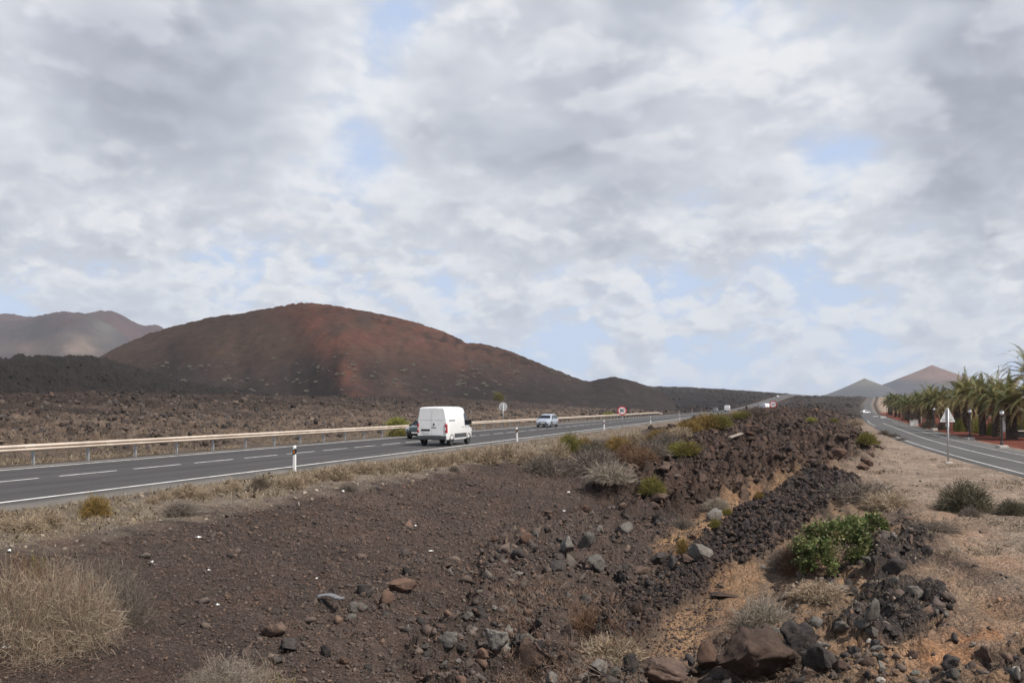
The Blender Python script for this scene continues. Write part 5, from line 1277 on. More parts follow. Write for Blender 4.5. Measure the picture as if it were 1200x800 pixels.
# ------------------------------------------------------------------ vehicles (x forward, y to the left)
def loft(name, secs, mat, parent, angle=35):
    V = [(x, y, z) for (x, rg) in secs for (y, z) in rg]; k = len(secs[0][1])
    Fc = [(i*k+j, i*k+(j+1) % k, (i+1)*k+(j+1) % k, (i+1)*k+j) for i in range(len(secs)-1) for j in range(k)]
    Fc += [tuple(range(k))[::-1], tuple((len(secs)-1)*k+j for j in range(k))]
    b = MB(); b.add(V, Fc); return b.build(name, mat, parent, angle=angle)
def ring_pts(half):
    """mirror a right-hand half profile (bottom to top) into a closed ring"""
    return [(-y, z) for (y, z) in half] + [(y, z) for (y, z) in half[::-1]]
def wheel(parent, x, y, r, w, side):
    b = MB(); Mx = Matrix.Translation((x, y, r)) @ Matrix.Rotation(math.pi/2, 4, 'X')
    b.lathe([(r*.62, -w/2), (r*.93, -w/2), (r, -w/2+.03), (r, w/2-.03), (r*.93, w/2), (r*.62, w/2), (r*.62, -w/2)], 28, Mx)
    t = b.build('wheel', M['rubber'], parent, angle=40)
    b = MB(); yy = side*(w/2-0.012)
    b.cyl(r*.60, r*.60, min(0, -side*yy), max(0, -side*yy), 28, Mx)
    for q in range(5):
        a = q*2*math.pi/5
        M2 = Mx @ Matrix.Translation((0, 0, -yy)) @ Matrix.Rotation(a, 4, 'Z'); b.box(r*.12, r*.58, -.035, .035, -0.014, 0.014, M2)
    rim = b.build('rim', M['alloy'], t, angle=30); return t
def panel(parent, name, mat, pts, th=0.012, nrm=None):
    """thin shaped panel from a 3-D outline, given a little thickness along its normal"""
    P = [Vector(p) for p in pts]; n = (P[1]-P[0]).cross(P[2]-P[0]).normalized()
    if nrm and n.dot(Vector(nrm)) < 0: n = -n
    k = len(P); b = MB(); b.add([tuple(p) for p in P] + [tuple(p + n*th) for p in P], [tuple(range(k))[::-1], tuple(range(k, 2*k))] + [(i, (i+1) % k, k+(i+1) % k, k+i) for i in range(k)])
    return b.build(name, mat, parent)
def arch(parent, x, side, y, r, mat):
    b = MB(); n = 18; V = []
    for i in range(n+1):
        a = math.pi*i/n
        for rr in (r*1.02, r*1.16): V += [(x + rr*math.cos(a), y*side, r*0.98 + rr*math.sin(a)), (x + rr*math.cos(a), (y-0.03)*side, r*0.98 + rr*math.sin(a))]
    Fc = []
    for i in range(n):
        p, q = 4*i, 4*i+4; Fc += [(p, p+2, q+2, q), (p, q, q+1, p+1), (p+2, p+3, q+3, q+2), (p+1, q+1, q+3, p+3)]
    b.add(V, Fc); b.box(x-r*1.0, x+r*1.0, (y-0.012)*side-0.004, (y-0.012)*side+0.004, 0.28, r*1.15); return b.build('wheel_arch', mat, parent)
def van(label, X, Y, rz, group=None):
    root = thing('delivery_van', label, 'van', (X, Y, 0), rz, group)
    def sec(x, z0, zb, z1, wb, wt, rr=0.16):
        return (x, ring_pts([(wb-.04, z0), (wb, z0+.12), (wb, zb), (wb-(wb-wt)*.25, zb + (z1-zb)*.45), (wt, z1-rr), (wt-rr*.28, z1-rr*.28), (wt-rr, z1), (0.2, z1+0.02)]))
    S = [sec(-2.50, .46, 1.05, 2.42, .985, .84), sec(-2.44, .42, 1.05, 2.49, 1.01, .88), sec(-1.6, .38, 1.05, 2.52, 1.03, .90), sec(0.4, .38, 1.05, 2.52, 1.03, .90), sec(0.95, .38, 1.05, 2.46, 1.03, .88), sec(1.18, .38, 1.05, 2.34, 1.03, .84, .2),
         sec(1.62, .38, 1.05, 1.80, 1.02, .80, .12), sec(1.95, .36, 1.00, 1.32, 1.0, .78, .1), sec(2.30, .34, .90, 1.16, .96, .72, .1), sec(2.48, .36, .80, 1.0, .86, .62, .1), sec(2.53, .42, .7, .86, .74, .55, .08)]
    loft('body', S, M['vanwhite'], root)
    for sx in (-1.62, 1.56):
        for sd in (-1, 1): wheel(root, sx, sd*0.90, 0.345, 0.22, sd); arch(root, sx, sd, 1.036, 0.35, M['black'])
    # rear: bumper, door seam, number plate recess, lamps, badge
    b = MB(); b.box(-2.62, -2.46, -1.0, 1.0, .40, .68); b.build('rear_bumper', M['bumper'], root, bevel=0.05)
    b = MB(); b.box(-2.56, -2.42, -.62, .62, .66, .70); b.build('step', M['black'], root, bevel=0.01)
    def rear(z): return -2.50 + (0 if z < 1.05 else 0.0)
    def rp(name, mat, y0, y1, z0, z1, th=.012): return panel(root, name, mat, [(-2.502, y0, z0), (-2.502, y0, z1), (-2.502, y1, z1), (-2.502, y1, z0)], th, (-1, 0, 0))
    rp('door_seam', M['galv'], -.006, .006, .70, 2.30, .004)
    rp('door_crease', M['white'], .02, .80, 1.70, 1.715, .006); rp('door_crease', M['white'], -.80, -.02, 1.70, 1.715, .006)
    rp('plate_recess', M['black'], .14, .74, .97, 1.09); pp = rp('number_plate', M['plate'], .16, .70, .80, .92, .010)
    bd = MB(); bd.add([(-2.518, -.13, 1.30), (-2.518, -.20, 1.39), (-2.518, -.13, 1.48), (-2.518, -.06, 1.39), (-2.502, -.13, 1.28), (-2.502, -.21, 1.39), (-2.502, -.13, 1.50), (-2.502, -.05, 1.39)], [(0,1,2,3), (0,4,5,1), (1,5,6,2), (2,6,7,3), (3,7,4,0)])
    bd.build('badge', M['bumper'], root)
    for k_ in range(6): rp('badge_lettering', M['bumper'], -.30 + k_*.045, -.30 + k_*.045 + .028, 1.17, 1.21, .006) if k_ == 0 else None
    bl = MB()
    for k_ in range(6): bl.box(-2.512, -2.501, -.26 + k_*.05, -.26 + k_*.05 + .032, 1.17, 1.22)
    bl.build('model_lettering', M['bumper'], root)
    for sd in (-1, 1):
        y1 = sd*1.0
        tl_ = panel(root, 'tail_light', M['taillight'], [(-2.506, sd*.90, .86), (-2.506, sd*.90, 1.48), (-2.506, sd*.935, 1.50), (-2.506, sd*.985, 1.3), (-2.506, sd*.995, .86)], .03, (-1, 0, 0))
        panel(tl_, 'reversing_lens', M['white'], [(-2.538, sd*.905, 1.02), (-2.538, sd*.905, 1.20), (-2.538, sd*.975, 1.20), (-2.538, sd*.975, 1.02)], .004, (-1, 0, 0))
        panel(root, 'tail_light_side', M['taillight'], [(-2.50, sd*1.012, .86), (-2.50, sd*1.0, 1.45), (-2.40, sd*1.012, 1.40), (-2.38, sd*1.022, .86)], .018, (0, sd, 0))
        panel(root, 'side_window', M['glass'], [(.78, sd*1.026, 1.30), (.78, sd*.952, 2.08), (1.16, sd*.952, 2.06), (1.60, sd*1.0, 1.44), (1.58, sd*1.026, 1.28)], .014, (0, sd, 0))
        panel(root, 'side_moulding', M['bumper'], [(-1.15, sd*1.031, .52), (-1.15, sd*1.031, .78), (1.08, sd*1.031, .78), (1.08, sd*1.031, .52)], .02, (0, sd, 0))
        panel(root, 'door_rail', M['bumper'], [(-2.05, sd*1.004, 1.62), (-2.05, sd*.998, 1.665), (-1.05, sd*1.012, 1.665), (-1.05, sd*1.016, 1.62)], .014, (0, sd, 0))
        for xh in (.35, .88): panel(root, 'door_handle', M['bumper'], [(xh, sd*1.033, 1.16), (xh, sd*1.033, 1.20), (xh+.16, sd*1.033, 1.20), (xh+.16, sd*1.033, 1.16)], .02, (0, sd, 0))
        b = MB(); b.box(1.42, 1.56, min(sd*1.03, sd*1.25), max(sd*1.03, sd*1.25), 1.34, 1.66); b.build('wing_mirror', M['black'], root, bevel=0.03)
        panel(root, 'headlight', M['headlight'], [(2.36, sd*.55, .92), (2.36, sd*.55, 1.10), (2.16, sd*.9, 1.12), (2.3, sd*.92, .88)], .12, (1, 0, 0.2))
    panel(root, 'windshield', M['glass'], [(1.20, .74, 2.30), (1.20, -.74, 2.30), (1.60, -.80, 1.83), (1.93, -.76, 1.37), (1.93, .76, 1.37), (1.60, .80, 1.83)], .03, (1, 0, .6))
    panel(root, 'grille', M['black'], [(2.535, .5, .55), (2.535, .5, .8), (2.535, -.5, .8), (2.535, -.5, .55)], .02, (1, 0, 0))
    return root
def car(name, label, cat, X, Y, Z, rz, paint, group=None):
    root = thing(name, label, cat, (X, Y, Z), rz, group)
    def sec(x, z0, zb, z1, wb, wr):
        return (x, ring_pts([(wb-.07, z0), (wb, z0+.16), (wb+.005, (z0+zb)/2+.1), (wb-.01, zb), (wr, max(z1-.05, zb+.01)), (wr-.10, z1), (0.15, z1+.012)]))
    S = [sec(-2.16, .38, .74, .80, .76, .70), sec(-2.12, .28, .86, .98, .83, .72), sec(-1.92, .24, .93, 1.18, .88, .70), sec(-1.62, .23, .95, 1.47, .90, .64), sec(-1.2, .22, .94, 1.54, .905, .64), sec(-.4, .22, .92, 1.57, .905, .645), sec(.30, .22, .91, 1.53, .905, .63), sec(.62, .22, .91, 1.42, .90, .62),
         sec(1.22, .22, .92, 1.04, .895, .72), sec(1.70, .23, .84, .97, .88, .68), sec(2.02, .25, .74, .86, .82, .60), sec(2.16, .30, .64, .72, .70, .5), sec(2.20, .36, .58, .62, .58, .4)]
    loft('body', S, paint, root, 28)
    for sx in (-1.32, 1.34):
        for sd in (-1, 1): wheel(root, sx, sd*.80, .335, .21, sd); arch(root, sx, sd, .912, .34, M['black'])
    for sd in (-1, 1):
        f = lambda x, z: (x, sd*(.90 - (z-.94)*.42), z)
        panel(root, 'side_window', M['glass'], [f(-1.55, 1.02), f(-1.42, 1.40), f(-.50, 1.46), f(-.47, 1.0)], .016, (0, sd, .3))
        panel(root, 'side_window', M['glass'], [f(-.40, 1.0), f(-.43, 1.46), f(.28, 1.43), f(.62, 1.30), f(.98, 1.0)], .016, (0, sd, .3))
        b = MB(); b.box(.72, .90, min(sd*.90, sd*1.06), max(sd*.90, sd*1.06), .98, 1.14); b.build('wing_mirror', paint, root, bevel=0.03)
        panel(root, 'headlight', M['headlight'], [(2.06, sd*.50, .62), (2.04, sd*.50, .78), (1.82, sd*.84, .84), (1.88, sd*.86, .66)], .075, (1, 0, .1))
        panel(root, 'tail_light', M['taillight'], [(-2.09, sd*.50, .78), (-2.06, sd*.50, .94), (-1.90, sd*.86, .98), (-2.05, sd*.86, .78)], .06, (-1, 0, .1))
        for xh in (-.75, .18): panel(root, 'door_handle', paint, [(xh, sd*.908, .84), (xh, sd*.908, .87), (xh+.16, sd*.908, .87), (xh+.16, sd*.908, .84)], .02, (0, sd, 0))
        panel(root, 'sill', M['black'], [(-.95, sd*.90, .24), (-.95, sd*.905, .34), (.95, sd*.905, .34), (.95, sd*.90, .24)], .014, (0, sd, 0))
    panel(root, 'windshield', M['glass'], [(.66, .54, 1.405), (.66, -.54, 1.405), (1.19, -.66, 1.075), (1.19, .66, 1.075)], .022, (.5, 0, 1))
    panel(root, 'rear_window', M['glass'], [(-1.66, .52, 1.43), (-1.66, -.52, 1.43), (-1.92, -.60, 1.20), (-1.92, .60, 1.20)], .04, (-1, 0, .6))
    panel(root, 'grille', M['black'], [(2.185, .48, .52), (2.185, .48, .64), (2.185, -.48, .64), (2.185, -.48, .52)], .03, (1, 0, 0))
    panel(root, 'bumper_intake', M['black'], [(2.16, .60, .34), (2.19, .60, .46), (2.19, -.60, .46), (2.16, -.60, .34)], .03, (1, 0, 0))
    panel(root, 'number_plate', M['plate'], [(2.225, .26, .46), (2.225, .26, .56), (2.225, -.26, .56), (2.225, -.26, .46)], .012, (1, 0, 0))
    panel(root, 'number_plate', M['plate'], [(-2.165, .26, .66), (-2.165, .26, .77), (-2.165, -.26, .77), (-2.165, -.26, .66)], .012, (-1, 0, 0))
    panel(root, 'rear_bumper', M['black'], [(-2.14, .80, .32), (-2.14, .80, .50), (-2.14, -.80, .50), (-2.14, -.80, .32)], .03, (-1, 0, 0))
    return root
HEAD = math.pi/2 - math.atan(0.3096)       # heading of traffic driving away
s0 = 52.75; off = -21.7
van('white panel van driving away on the near lane of the main road', DX*(s0+2.5) + DY*off, DY*(s0+2.5) - DX*off, HEAD)
X, Y, a = left_at_px(-27.7, 641.5); car('silver_car', 'silver hatchback facing us on the far lane, right of the van', 'car', X, Y, 0.0, HEAD+math.pi, M['silver'])
X, Y, a = left_at_px(-27.4, 499); car('dark_car', 'dark grey green car half hidden behind the left side of the white van', 'car', X, Y, 0.0, HEAD+math.pi, M['darkcar'])
def far_z(X, Y): return float(base(np.array([X]), np.array([Y]))[0]) + 0.0004*max(0, Y-60)
X, Y, a = left_at_px(-22.5, 852.5); o = van('tiny white van far down the main road near the yellow thicket', X, Y, math.pi/2 - a); o.location.z = far_z(X, Y)
X, Y, a = left_at_px(-28.0, 838.5); car('grey_car', 'tiny grey car far down the main road left of the tiny white van', 'car', X, Y, far_z(X, Y), math.pi*1.5 - a, M['greycar'])
Y = 300.0; X = (898.5-CX)/F*Y; o = van('small white van showing above the lava left of the no overtaking sign', X, Y, HEAD-0.5); o.location.z = CAM_Z - (479.5-HOR)/F*Y - 0.5
xc, c_, s_ = road(TL, np.array([690.0])); X, Y, a = on_left(-27.5, 690); car('white_car', 'tiny white car on the distant climbing stretch of the main road', 'car', X, Y, far_z(X, Y), math.pi*1.5 - a, M['vanwhite'])

# ------------------------------------------------------------------ lamps, pillars, low walls of the palm garden
def lamp():
    root = thing('garden_lamp', 'x', 'lamp post')
    b = MB(); b.box(-.38, .38, -.38, .38, -.3, .32); b.build('plinth', M['concrete'], root, bevel=0.04)
    b = MB(); b.lathe([(0.13, .30), (0.12, .55), (.07, .62), (.055, 1.2), (.05, 2.75), (.10, 2.82), (.10, 2.9)], 14); b.build('post', M['iron'], root, angle=30)
    b = MB(); b.lathe([(0.01, 2.88), (.10, 2.92), (.16, 3.01), (.175, 3.10), (.15, 3.20), (.08, 3.26), (0.01, 3.28)], 18); b.build('globe', M['globe'], root, smooth=True)
    b = MB(); b.lathe([(.15, 3.22), (.18, 3.24), (.04, 3.34), (.01, 3.38)], 14); b.build('cap', M['iron'], root, angle=30)
    return root
LAMP = lamp(); first = True
for (px, row, lab) in [(1174, 523.5, 'black garden lamp post with white globe nearest on the red cinder'), (1136.5, 514, 'second black garden lamp post, right of the triangular sign'), (1094.5, 503.5, 'third black garden lamp post, left of the triangular sign'), (1039, 489, 'small far garden lamp post beside the whitewashed blocks'), (1196, 512, 'garden lamp post half hidden behind the palm at the right edge')]:
    x, y = pxy(px, row, -0.93); o = LAMP if first else copy_tree(LAMP); first = False
    o.location = (x, y, gz(x, y)); o['label'] = lab
def block(name, label, cat, px, row, w, h, dpt=0.8, mat='whitewash', cap=True, group=None):
    x, y = pxy(px, row, -0.95); s = y/F; root = thing(name, label, cat, (x, y, gz(x, y)), -0.3, group)
    W, H = w*s/2, h*s
    b = MB(); b.box(-W, W, -dpt/2, dpt/2, -0.2, H); b.build('shaft', M[mat], root, bevel=0.04)
    if cap:
        b = MB(); b.box(-W-.05, W+.05, -dpt/2-.05, dpt/2+.05, H+.003, H+.09); b.build('coping', M['concrete'], root, bevel=0.02)
    return root
block('gate_pillar', 'left one of two whitewashed gate pillars by the side road', 'pillar', 1068.3, 498.3, 3.6, 7)
block('gate_pillar', 'right one of two whitewashed gate pillars by the side road', 'pillar', 1073.2, 498, 4.4, 6.4)
block('utility_cabinet', 'grey white cabinet just right of the two gate pillars', 'cabinet', 1077.3, 495, 4.6, 6.5, 0.6)
block('white_block', 'whitewashed block by the far side road at the start of the palms', 'block', 1033.7, 490, 3.4, 4, 1.2, cap=False)
block('white_block', 'smaller pale pink block right beside the whitewashed one', 'block', 1037.2, 489.6, 2.4, 3.4, 1.0, cap=False)
block('low_wall', 'long low pale wall where the side road bends out of sight', 'wall', 1026, 488, 6, 2.4, 0.5, cap=False)
block('planter_box', 'dark long planter box at the right edge under the palms', 'planter', 1200, 512.5, 13, 7, 1.4, 'iron')
block('white_board', 'tall white board between the two thick palm trunks', 'board', 1177, 506, 3.4, 22, 0.2, 'whitewash', cap=False)
x, y = pxy(1014.5, 484.5, -0.95); car('white_car', 'tiny white car parked where the side road meets the trees', 'car', x, y, float(base(np.array([x]), np.array([y]))[0]), 0.4, M['vanwhite'])
# ------------------------------------------------------------------ litter
def scrap(name, label, cat, px, row, w, h, mat, seed, curl=0.5):
    p = hit(px, row, 6, 60); s = p[1]/F; g = random.Random(seed); n = 7; V = []
    for i in range(n+1):
        for j in range(4):
            u, v = i/n-.5, j/3-.5; V.append((u*w*s + g.gauss(0, .04)*w*s, v*w*s*.5, abs(math.sin(u*5+seed)*math.cos(v*4))*h*s*curl + h*s*.5*g.random()))
    Fc = [(i*4+j, i*4+j+1, i*4+j+5, i*4+j+4) for i in range(n) for j in range(3)]
    o = mk(name, V, Fc, mat, loc=p + Vector((0, 0, 0.02)), smooth=True)
    md = o.modifiers.new('thickness', 'SOLIDIFY'); md.thickness = 0.006
    o.rotation_euler = (0, 0, g.uniform(0, 3)); tag(o, label, cat); return o
W_ = M['white']
for i, (nm, lab, cat, px, row, w, h) in enumerate([
 ('plastic_bag', 'crumpled white plastic bag on the cinder edge below the marker post', 'litter', 402, 578, 8, 5), ('plastic_bag', 'white plastic scrap on the cinder bank right of the large dried shrub top', 'litter', 232, 632, 11, 5),
 ('paper_scrap', 'white scrap at the left end of the pale verge', 'litter', 11, 648, 9, 4), ('paper_scrap', 'thin upright white strip on the bank above the grey dead shrub', 'litter', 178, 663, 4, 9), ('paper_scrap', 'white scrap on the upper bank right of the grey dead shrub top', 'litter', 245, 671, 6, 5),
 ('paper_scrap', 'round white scrap right of the grey dead shrub', 'litter', 255, 711, 6, 5), ('paper_scrap', 'tiny white scrap left of the torn tyre strip', 'litter', 371, 680, 4, 4), ('paper_scrap', 'white scrap on the middle of the cinder bank', 'litter', 487, 618, 6, 4), ('paper_scrap', 'pair of white specks on the bank above the rubble', 'litter', 505, 647, 8, 3),
 ('plastic_bottle_scrap', 'bluish white plastic piece at the left edge below the large dried shrub', 'litter', 8, 762, 13, 6), ('paper_scrap', 'white scrap under the grey shrub at the mixed bushes', 'litter', 601, 536, 9, 4), ('paper_scrap', 'white chip on the cinder above the orange brown block', 'litter', 666, 578, 5, 3), ('paper_scrap', 'white chip high on the bank near the orange brown block', 'litter', 661, 601, 5, 3)]):
    scrap(nm, lab, cat, px, row, w*0.7, h*0.7, W_, i)
# torn tyre strip
p = hit(372, 703); s = p[1]/F; V = []; n = 14
for i in range(n+1):
    t = i/n; x = t*34*s; z = 0.05 + 0.05*math.sin(t*3.1); y = -0.45*t*t; a = 0.9*t
    for (u, v) in ((-.06, 0), (.06, 0.02)): V.append((x + u*math.sin(a), y + u*math.cos(a) , z + v + (0.1 if t > .8 else 0)*(t-.8)*3))
Fc = [(2*i, 2*i+1, 2*i+3, 2*i+2) for i in range(n)]
o = mk('tyre_strip', V, Fc, M['bumper2'], loc=p, smooth=True); o.modifiers.new('thickness', 'SOLIDIFY').thickness = 0.025; tag(o, 'curved grey torn tyre strip lying across the gravel bank', 'debris')
# long pale plank-like slab on the lava
p = hit(862, 516, 20, 150); s = p[1]/F; b = MB(); b.box(-17*s, 17*s, -.14, .14, 0, .12); o = b.build('pale_slab', M['bleached'], None, bevel=0.04); o.location = p + Vector((0, 0, .12)); o.rotation_euler = (0.1, -0.12, 0.9); tag(o, 'long pale slab lying at the left edge of the lava field', 'slab')

# ------------------------------------------------------------------ sky, sun, air, camera
SUN_AZ, SUN_EL = math.atan2(0.82, -0.57), R(54)          # azimuth clockwise from +Y
w = bpy.data.worlds.new('World'); SC.world = w; w.use_nodes = True; nt = w.node_tree; nt.nodes.clear()
out = nt.nodes.new('ShaderNodeOutputWorld'); bg = nt.nodes.new('ShaderNodeBackground'); nt.links.new(bg.outputs[0], out.inputs[0])
sky = nt.nodes.new('ShaderNodeTexSky'); sky.sky_type = 'NISHITA'; sky.sun_disc = False; sky.sun_elevation = SUN_EL; sky.sun_rotation = SUN_AZ; sky.altitude = 200; sky.air_density = 1.0; sky.dust_density = 1.2; sky.ozone_density = 1.0
tc = nt.nodes.new('ShaderNodeTexCoord'); sx = nt.nodes.new('ShaderNodeSeparateXYZ'); nt.links.new(tc.outputs['Generated'], sx.inputs[0])
def plane(dx=0.0, dy=0.0, dz=0.0):
    c = nt.nodes.new('ShaderNodeCombineXYZ')
    nt.links.new(mathn(nt, 'ADD', sx.outputs[0], dx), c.inputs[0]); nt.links.new(mathn(nt, 'ADD', sx.outputs[1], dy), c.inputs[1])
    nt.links.new(mathn(nt, 'MULTIPLY', mathn(nt, 'ADD', sx.outputs[2], dz), 1.75), c.inputs[2])
    return c.outputs[0]
up_mix = maprange(nt, sx.outputs[2], 0.10, 0.33, 0.0, 1.0, True)
def cn(vec, sc, det, ro, dist, off):
    mp = nt.nodes.new('ShaderNodeMapping'); nt.links.new(vec, mp.inputs[0]); mp.inputs['Location'].default_value = (off, off*0.7, off*1.3)
    n = N(nt, 'ShaderNodeTexNoise', Scale=sc, Detail=det, Roughness=ro, Distortion=dist); nt.links.new(mp.outputs[0], n.inputs['Vector']); return n.outputs[0]
def blob(px, row, rad, amp):
    """a heap of cloud (or a gap) fixed at one compass direction of the sky"""
    v = Vector(((px-CX)/F, 1.0, (HOR-row)/F)).normalized()
    d = nt.nodes.new('ShaderNodeVectorMath'); d.operation = 'DISTANCE'; nt.links.new(tc.outputs['Generated'], d.inputs[0]); d.inputs[1].default_value = v
    return mathn(nt, 'MULTIPLY', maprange(nt, d.outputs['Value'], 0.0, rad/F, 1.0, 0.0, True), amp)
def fmix(f, x, y):
    n = nt.nodes.new('ShaderNodeMix'); n.data_type = 'FLOAT'; nt.links.new(f, n.inputs[0]); nt.links.new(x, n.inputs[2]); nt.links.new(y, n.inputs[3]); return n.outputs[0]
def heap(vec, sc, det, off):
    a = cn(vec, sc, det, 0.57, 0.15, off)
    k = mathn(nt, 'MULTIPLY', mathn(nt, 'ABSOLUTE', mathn(nt, 'SUBTRACT', cn(vec, sc*2.1, 2.0, 0.5, 0.3, off+7), 0.5)), 2.6)
    return mathn(nt, 'ADD', mathn(nt, 'MULTIPLY', a, 0.82), mathn(nt, 'MULTIPLY', k, 0.18))
def density(vec, det):
    return fmix(up_mix, heap(vec, 9.5, det, 3.1), heap(vec, 3.7, det, 17.3))
d0 = density(plane(), 7.0)
d1 = density(plane(0.008, 0.0, 0.020), 4.0)       # a little higher and nearer the sun: lit tops, grey bases
bias = None
for (px, row, rad, amp) in [(120, 40, 330, .10), (300, 130, 200, .09), (820, 110, 330, .12), (640, 140, 220, .09), (1160, 190, 220, .12), (1150, 40, 250, .10), (60, 190, 220, .08), (500, 100, 140, .07),
                            (465, 15, 90, -.11), (420, 140, 120, -.07), (975, 182, 100, -.12), (830, 190, 90, -.10), (600, 235, 60, -.04), (690, 425, 200, -.06), (910, 320, 100, -.06), (25, 255, 60, -.08), (385, 345, 60, -.08), (350, 330, 120, .03), (560, 300, 220, .05)]:
    k = blob(px, row, rad, amp); bias = k if bias is None else mathn(nt, 'ADD', bias, k)
dens = mathn(nt, 'ADD', d0, bias)
cover = maprange(nt, dens, 0.335, 0.475, 0.0, 1.0, True)
thick = maprange(nt, dens, 0.44, 0.68, 0.0, 1.0, True)
lit = maprange(nt, mathn(nt, 'SUBTRACT', d0, d1), -0.085, 0.085, 0.0, 1.0, True)
soft = cn(plane(), 6.0, 5.0, 0.55, 0.2, 27.0)
bright = mathn(nt, 'ADD', mathn(nt, 'MULTIPLY', lit, 0.42), mathn(nt, 'SUBTRACT', 0.60, mathn(nt, 'MULTIPLY', thick, 0.50)))
bright = mathn(nt, 'ADD', bright, mathn(nt, 'MULTIPLY', mathn(nt, 'SUBTRACT', soft, 0.5), 0.16))
for (px, row, rad, amp) in [(350, 205, 60, .22), (60, 130, 150, .12), (360, 50, 170, .14), (860, 60, 120, .16), (735, 235, 40, .12), (1150, 130, 130, .08), (640, 150, 110, -.20), (300, 160, 110, -.14), (1130, 195, 140, -.18), (100, 30, 190, -.14), (1130, 20, 230, -.14), (760, 90, 260, -.06), (560, 250, 200, .05)]:
    bright = mathn(nt, 'ADD', bright, blob(px, row, rad, amp))
ramp = nt.nodes.new('ShaderNodeValToRGB'); nt.links.new(bright, ramp.inputs[0])
cr = ramp.color_ramp; cr.elements[0].position = 0.05; cr.elements[0].color = (3.4, 3.65, 4.3, 1); cr.elements[1].position = 0.98; cr.elements[1].color = (7.7, 7.9, 8.25, 1)
e = cr.elements.new(0.42); e.color = (4.75, 5.05, 5.75, 1); e = cr.elements.new(0.7); e.color = (6.0, 6.3, 6.9, 1)
skyc = mixc(nt, 1.0, sky.outputs[0], (1.0, 1.0, 1.0), 'MULTIPLY')
hz = maprange(nt, sx.outputs[2], -0.02, 0.16, 1.0, 0.0, True)
cloudcol = mixc(nt, mathn(nt, 'MULTIPLY', hz, 0.45), ramp.outputs[0], (5.6, 6.1, 7.1))
clear = maprange(nt, sx.outputs[2], 0.46, 0.66, 0.0, 1.0, True)          # unseen cloud overhead, around the sun, thinned to lower the ambient light
bluec = mixc(nt, mathn(nt, 'MULTIPLY', mathn(nt, 'SUBTRACT', 1.0, clear), 0.8), skyc, (5.4, 6.7, 9.2))
final = mixc(nt, mathn(nt, 'MULTIPLY', mathn(nt, 'MULTIPLY', cover, mathn(nt, 'SUBTRACT', 1.0, mathn(nt, 'MULTIPLY', clear, 0.8))), maprange(nt, hz, 0.0, 1.0, 1.0, 0.75)), bluec, cloudcol)
def puffs(vec):
    def one(sc, off):
        base_ = cn(vec, sc, 2.0, 0.5, 0.1, off)
        k = mathn(nt, 'ABSOLUTE', mathn(nt, 'SUBTRACT', cn(vec, sc*2.2, 0.0, 0.5, 0.0, off+3), 0.5))
        k2 = mathn(nt, 'ABSOLUTE', mathn(nt, 'SUBTRACT', cn(vec, sc*5.0, 2.0, 0.55, 0.0, off+6), 0.5))
        return mathn(nt, 'ADD', mathn(nt, 'MULTIPLY', base_, 0.74), mathn(nt, 'ADD', mathn(nt, 'MULTIPLY', k, 0.42), mathn(nt, 'MULTIPLY', k2, 0.26)))
    return fmix(up_mix, one(9.0, 41.0), one(4.4, 53.0))
p0 = puffs(plane()); p1 = puffs(plane(0.007, 0.0, 0.016))
cov2 = maprange(nt, p0, 0.415, 0.515, 0.0, 1.0, True)
lit2 = maprange(nt, mathn(nt, 'SUBTRACT', p0, p1), -0.05, 0.06, 0.0, 1.0, True)
deep2 = maprange(nt, p0, 0.44, 0.62, 0.0, 1.0, True)
b2 = mathn(nt, 'ADD', mathn(nt, 'MULTIPLY', lit2, 0.56), mathn(nt, 'SUBTRACT', 0.42, mathn(nt, 'MULTIPLY', deep2, 0.18)))
b2 = mathn(nt, 'ADD', mathn(nt, 'MULTIPLY', b2, 0.60), mathn(nt, 'MULTIPLY', bright, 0.40))
b2 = mathn(nt, 'ADD', mathn(nt, 'MULTIPLY', mathn(nt, 'SUBTRACT', b2, 0.48), 1.22), 0.46)
ramp2 = nt.nodes.new('ShaderNodeValToRGB'); nt.links.new(b2, ramp2.inputs[0])
stops = [(0.15, (3.9, 4.1, 4.85, 1)), (0.42, (5.0, 5.25, 6.0, 1)), (0.68, (6.2, 6.45, 7.05, 1)), (0.95, (8.1, 8.2, 8.35, 1))]
for k in range(2): ramp2.color_ramp.elements.new(0.3 + 0.3*k)
for k in range(4): ramp2.color_ramp.elements[k].color = stops[k][1]
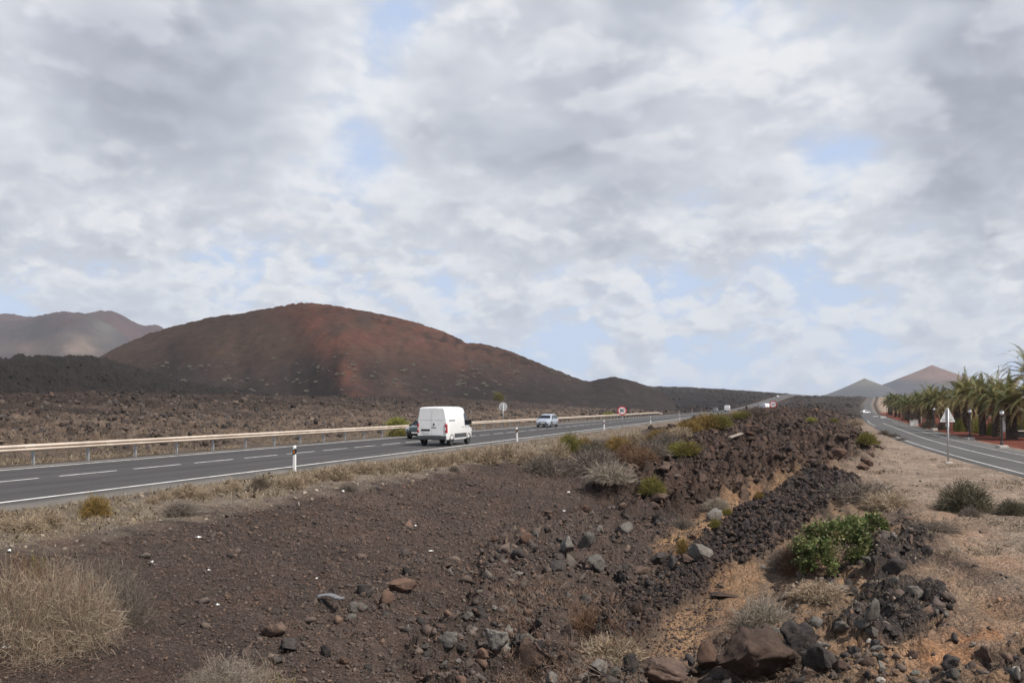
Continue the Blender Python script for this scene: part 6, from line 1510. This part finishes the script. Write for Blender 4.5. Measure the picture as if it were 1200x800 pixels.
for k in (3, 2, 1, 0): ramp2.color_ramp.elements[k].position = stops[k][0]
c2 = mixc(nt, mathn(nt, 'MULTIPLY', hz, 0.40), ramp2.outputs[0], (5.5, 6.0, 7.0))
final = mixc(nt, mathn(nt, 'MULTIPLY', mathn(nt, 'MULTIPLY', cov2, 0.78), mathn(nt, 'SUBTRACT', 1.0, clear)), final, c2)
nt.links.new(final, bg.inputs[0]); bg.inputs[1].default_value = 0.1
sun = bpy.data.lights.new('sun', 'SUN'); sun.energy = 5.0; sun.angle = R(0.53); sun.color = (1.0, 0.94, 0.86)
so = bpy.data.objects.new('sun', sun); COL.objects.link(so)
sd = Vector((math.sin(SUN_AZ)*math.cos(SUN_EL), math.cos(SUN_AZ)*math.cos(SUN_EL), math.sin(SUN_EL))); so.rotation_euler = sd.to_track_quat('Z', 'Y').to_euler(); so.location = (30, -20, 60)
HAZE = 8.5e-5
if HAZE:
    b = MB(); b.box(-5150, 5150, -5150, 5150, -8, 640); hm = bpy.data.materials.new('air'); hm.use_nodes = True; n2 = hm.node_tree; n2.nodes.clear()
    o2 = n2.nodes.new('ShaderNodeOutputMaterial'); pv = n2.nodes.new('ShaderNodeVolumePrincipled'); pv.inputs['Color'].default_value = (0.86, 0.92, 1.0, 1); pv.inputs['Density'].default_value = HAZE; n2.links.new(pv.outputs[0], o2.inputs['Volume'])
    h = b.build('haze', hm); tag(h, kind='stuff')
cam = bpy.data.cameras.new('camera'); cam.sensor_width = 36; cam.lens = F/1200*36; cam.shift_y = (HOR-400)/1200; cam.clip_end = 20000; cam.clip_start = 0.05
co = bpy.data.objects.new('camera', cam); COL.objects.link(co); co.location = (0, 0, CAM_Z); co.rotation_euler = (R(90), 0, 0); SC.camera = co
vs = SC.view_settings; vs.view_transform = 'Standard'; vs.look = 'None'; vs.exposure = 0.12; vs.gamma = 1.0; vs.use_curve_mapping = False
SC.cycles.max_bounces = 5; SC.cycles.diffuse_bounces = 2; SC.cycles.glossy_bounces = 2; SC.cycles.transparent_max_bounces = 8; SC.cycles.volume_bounces = 0
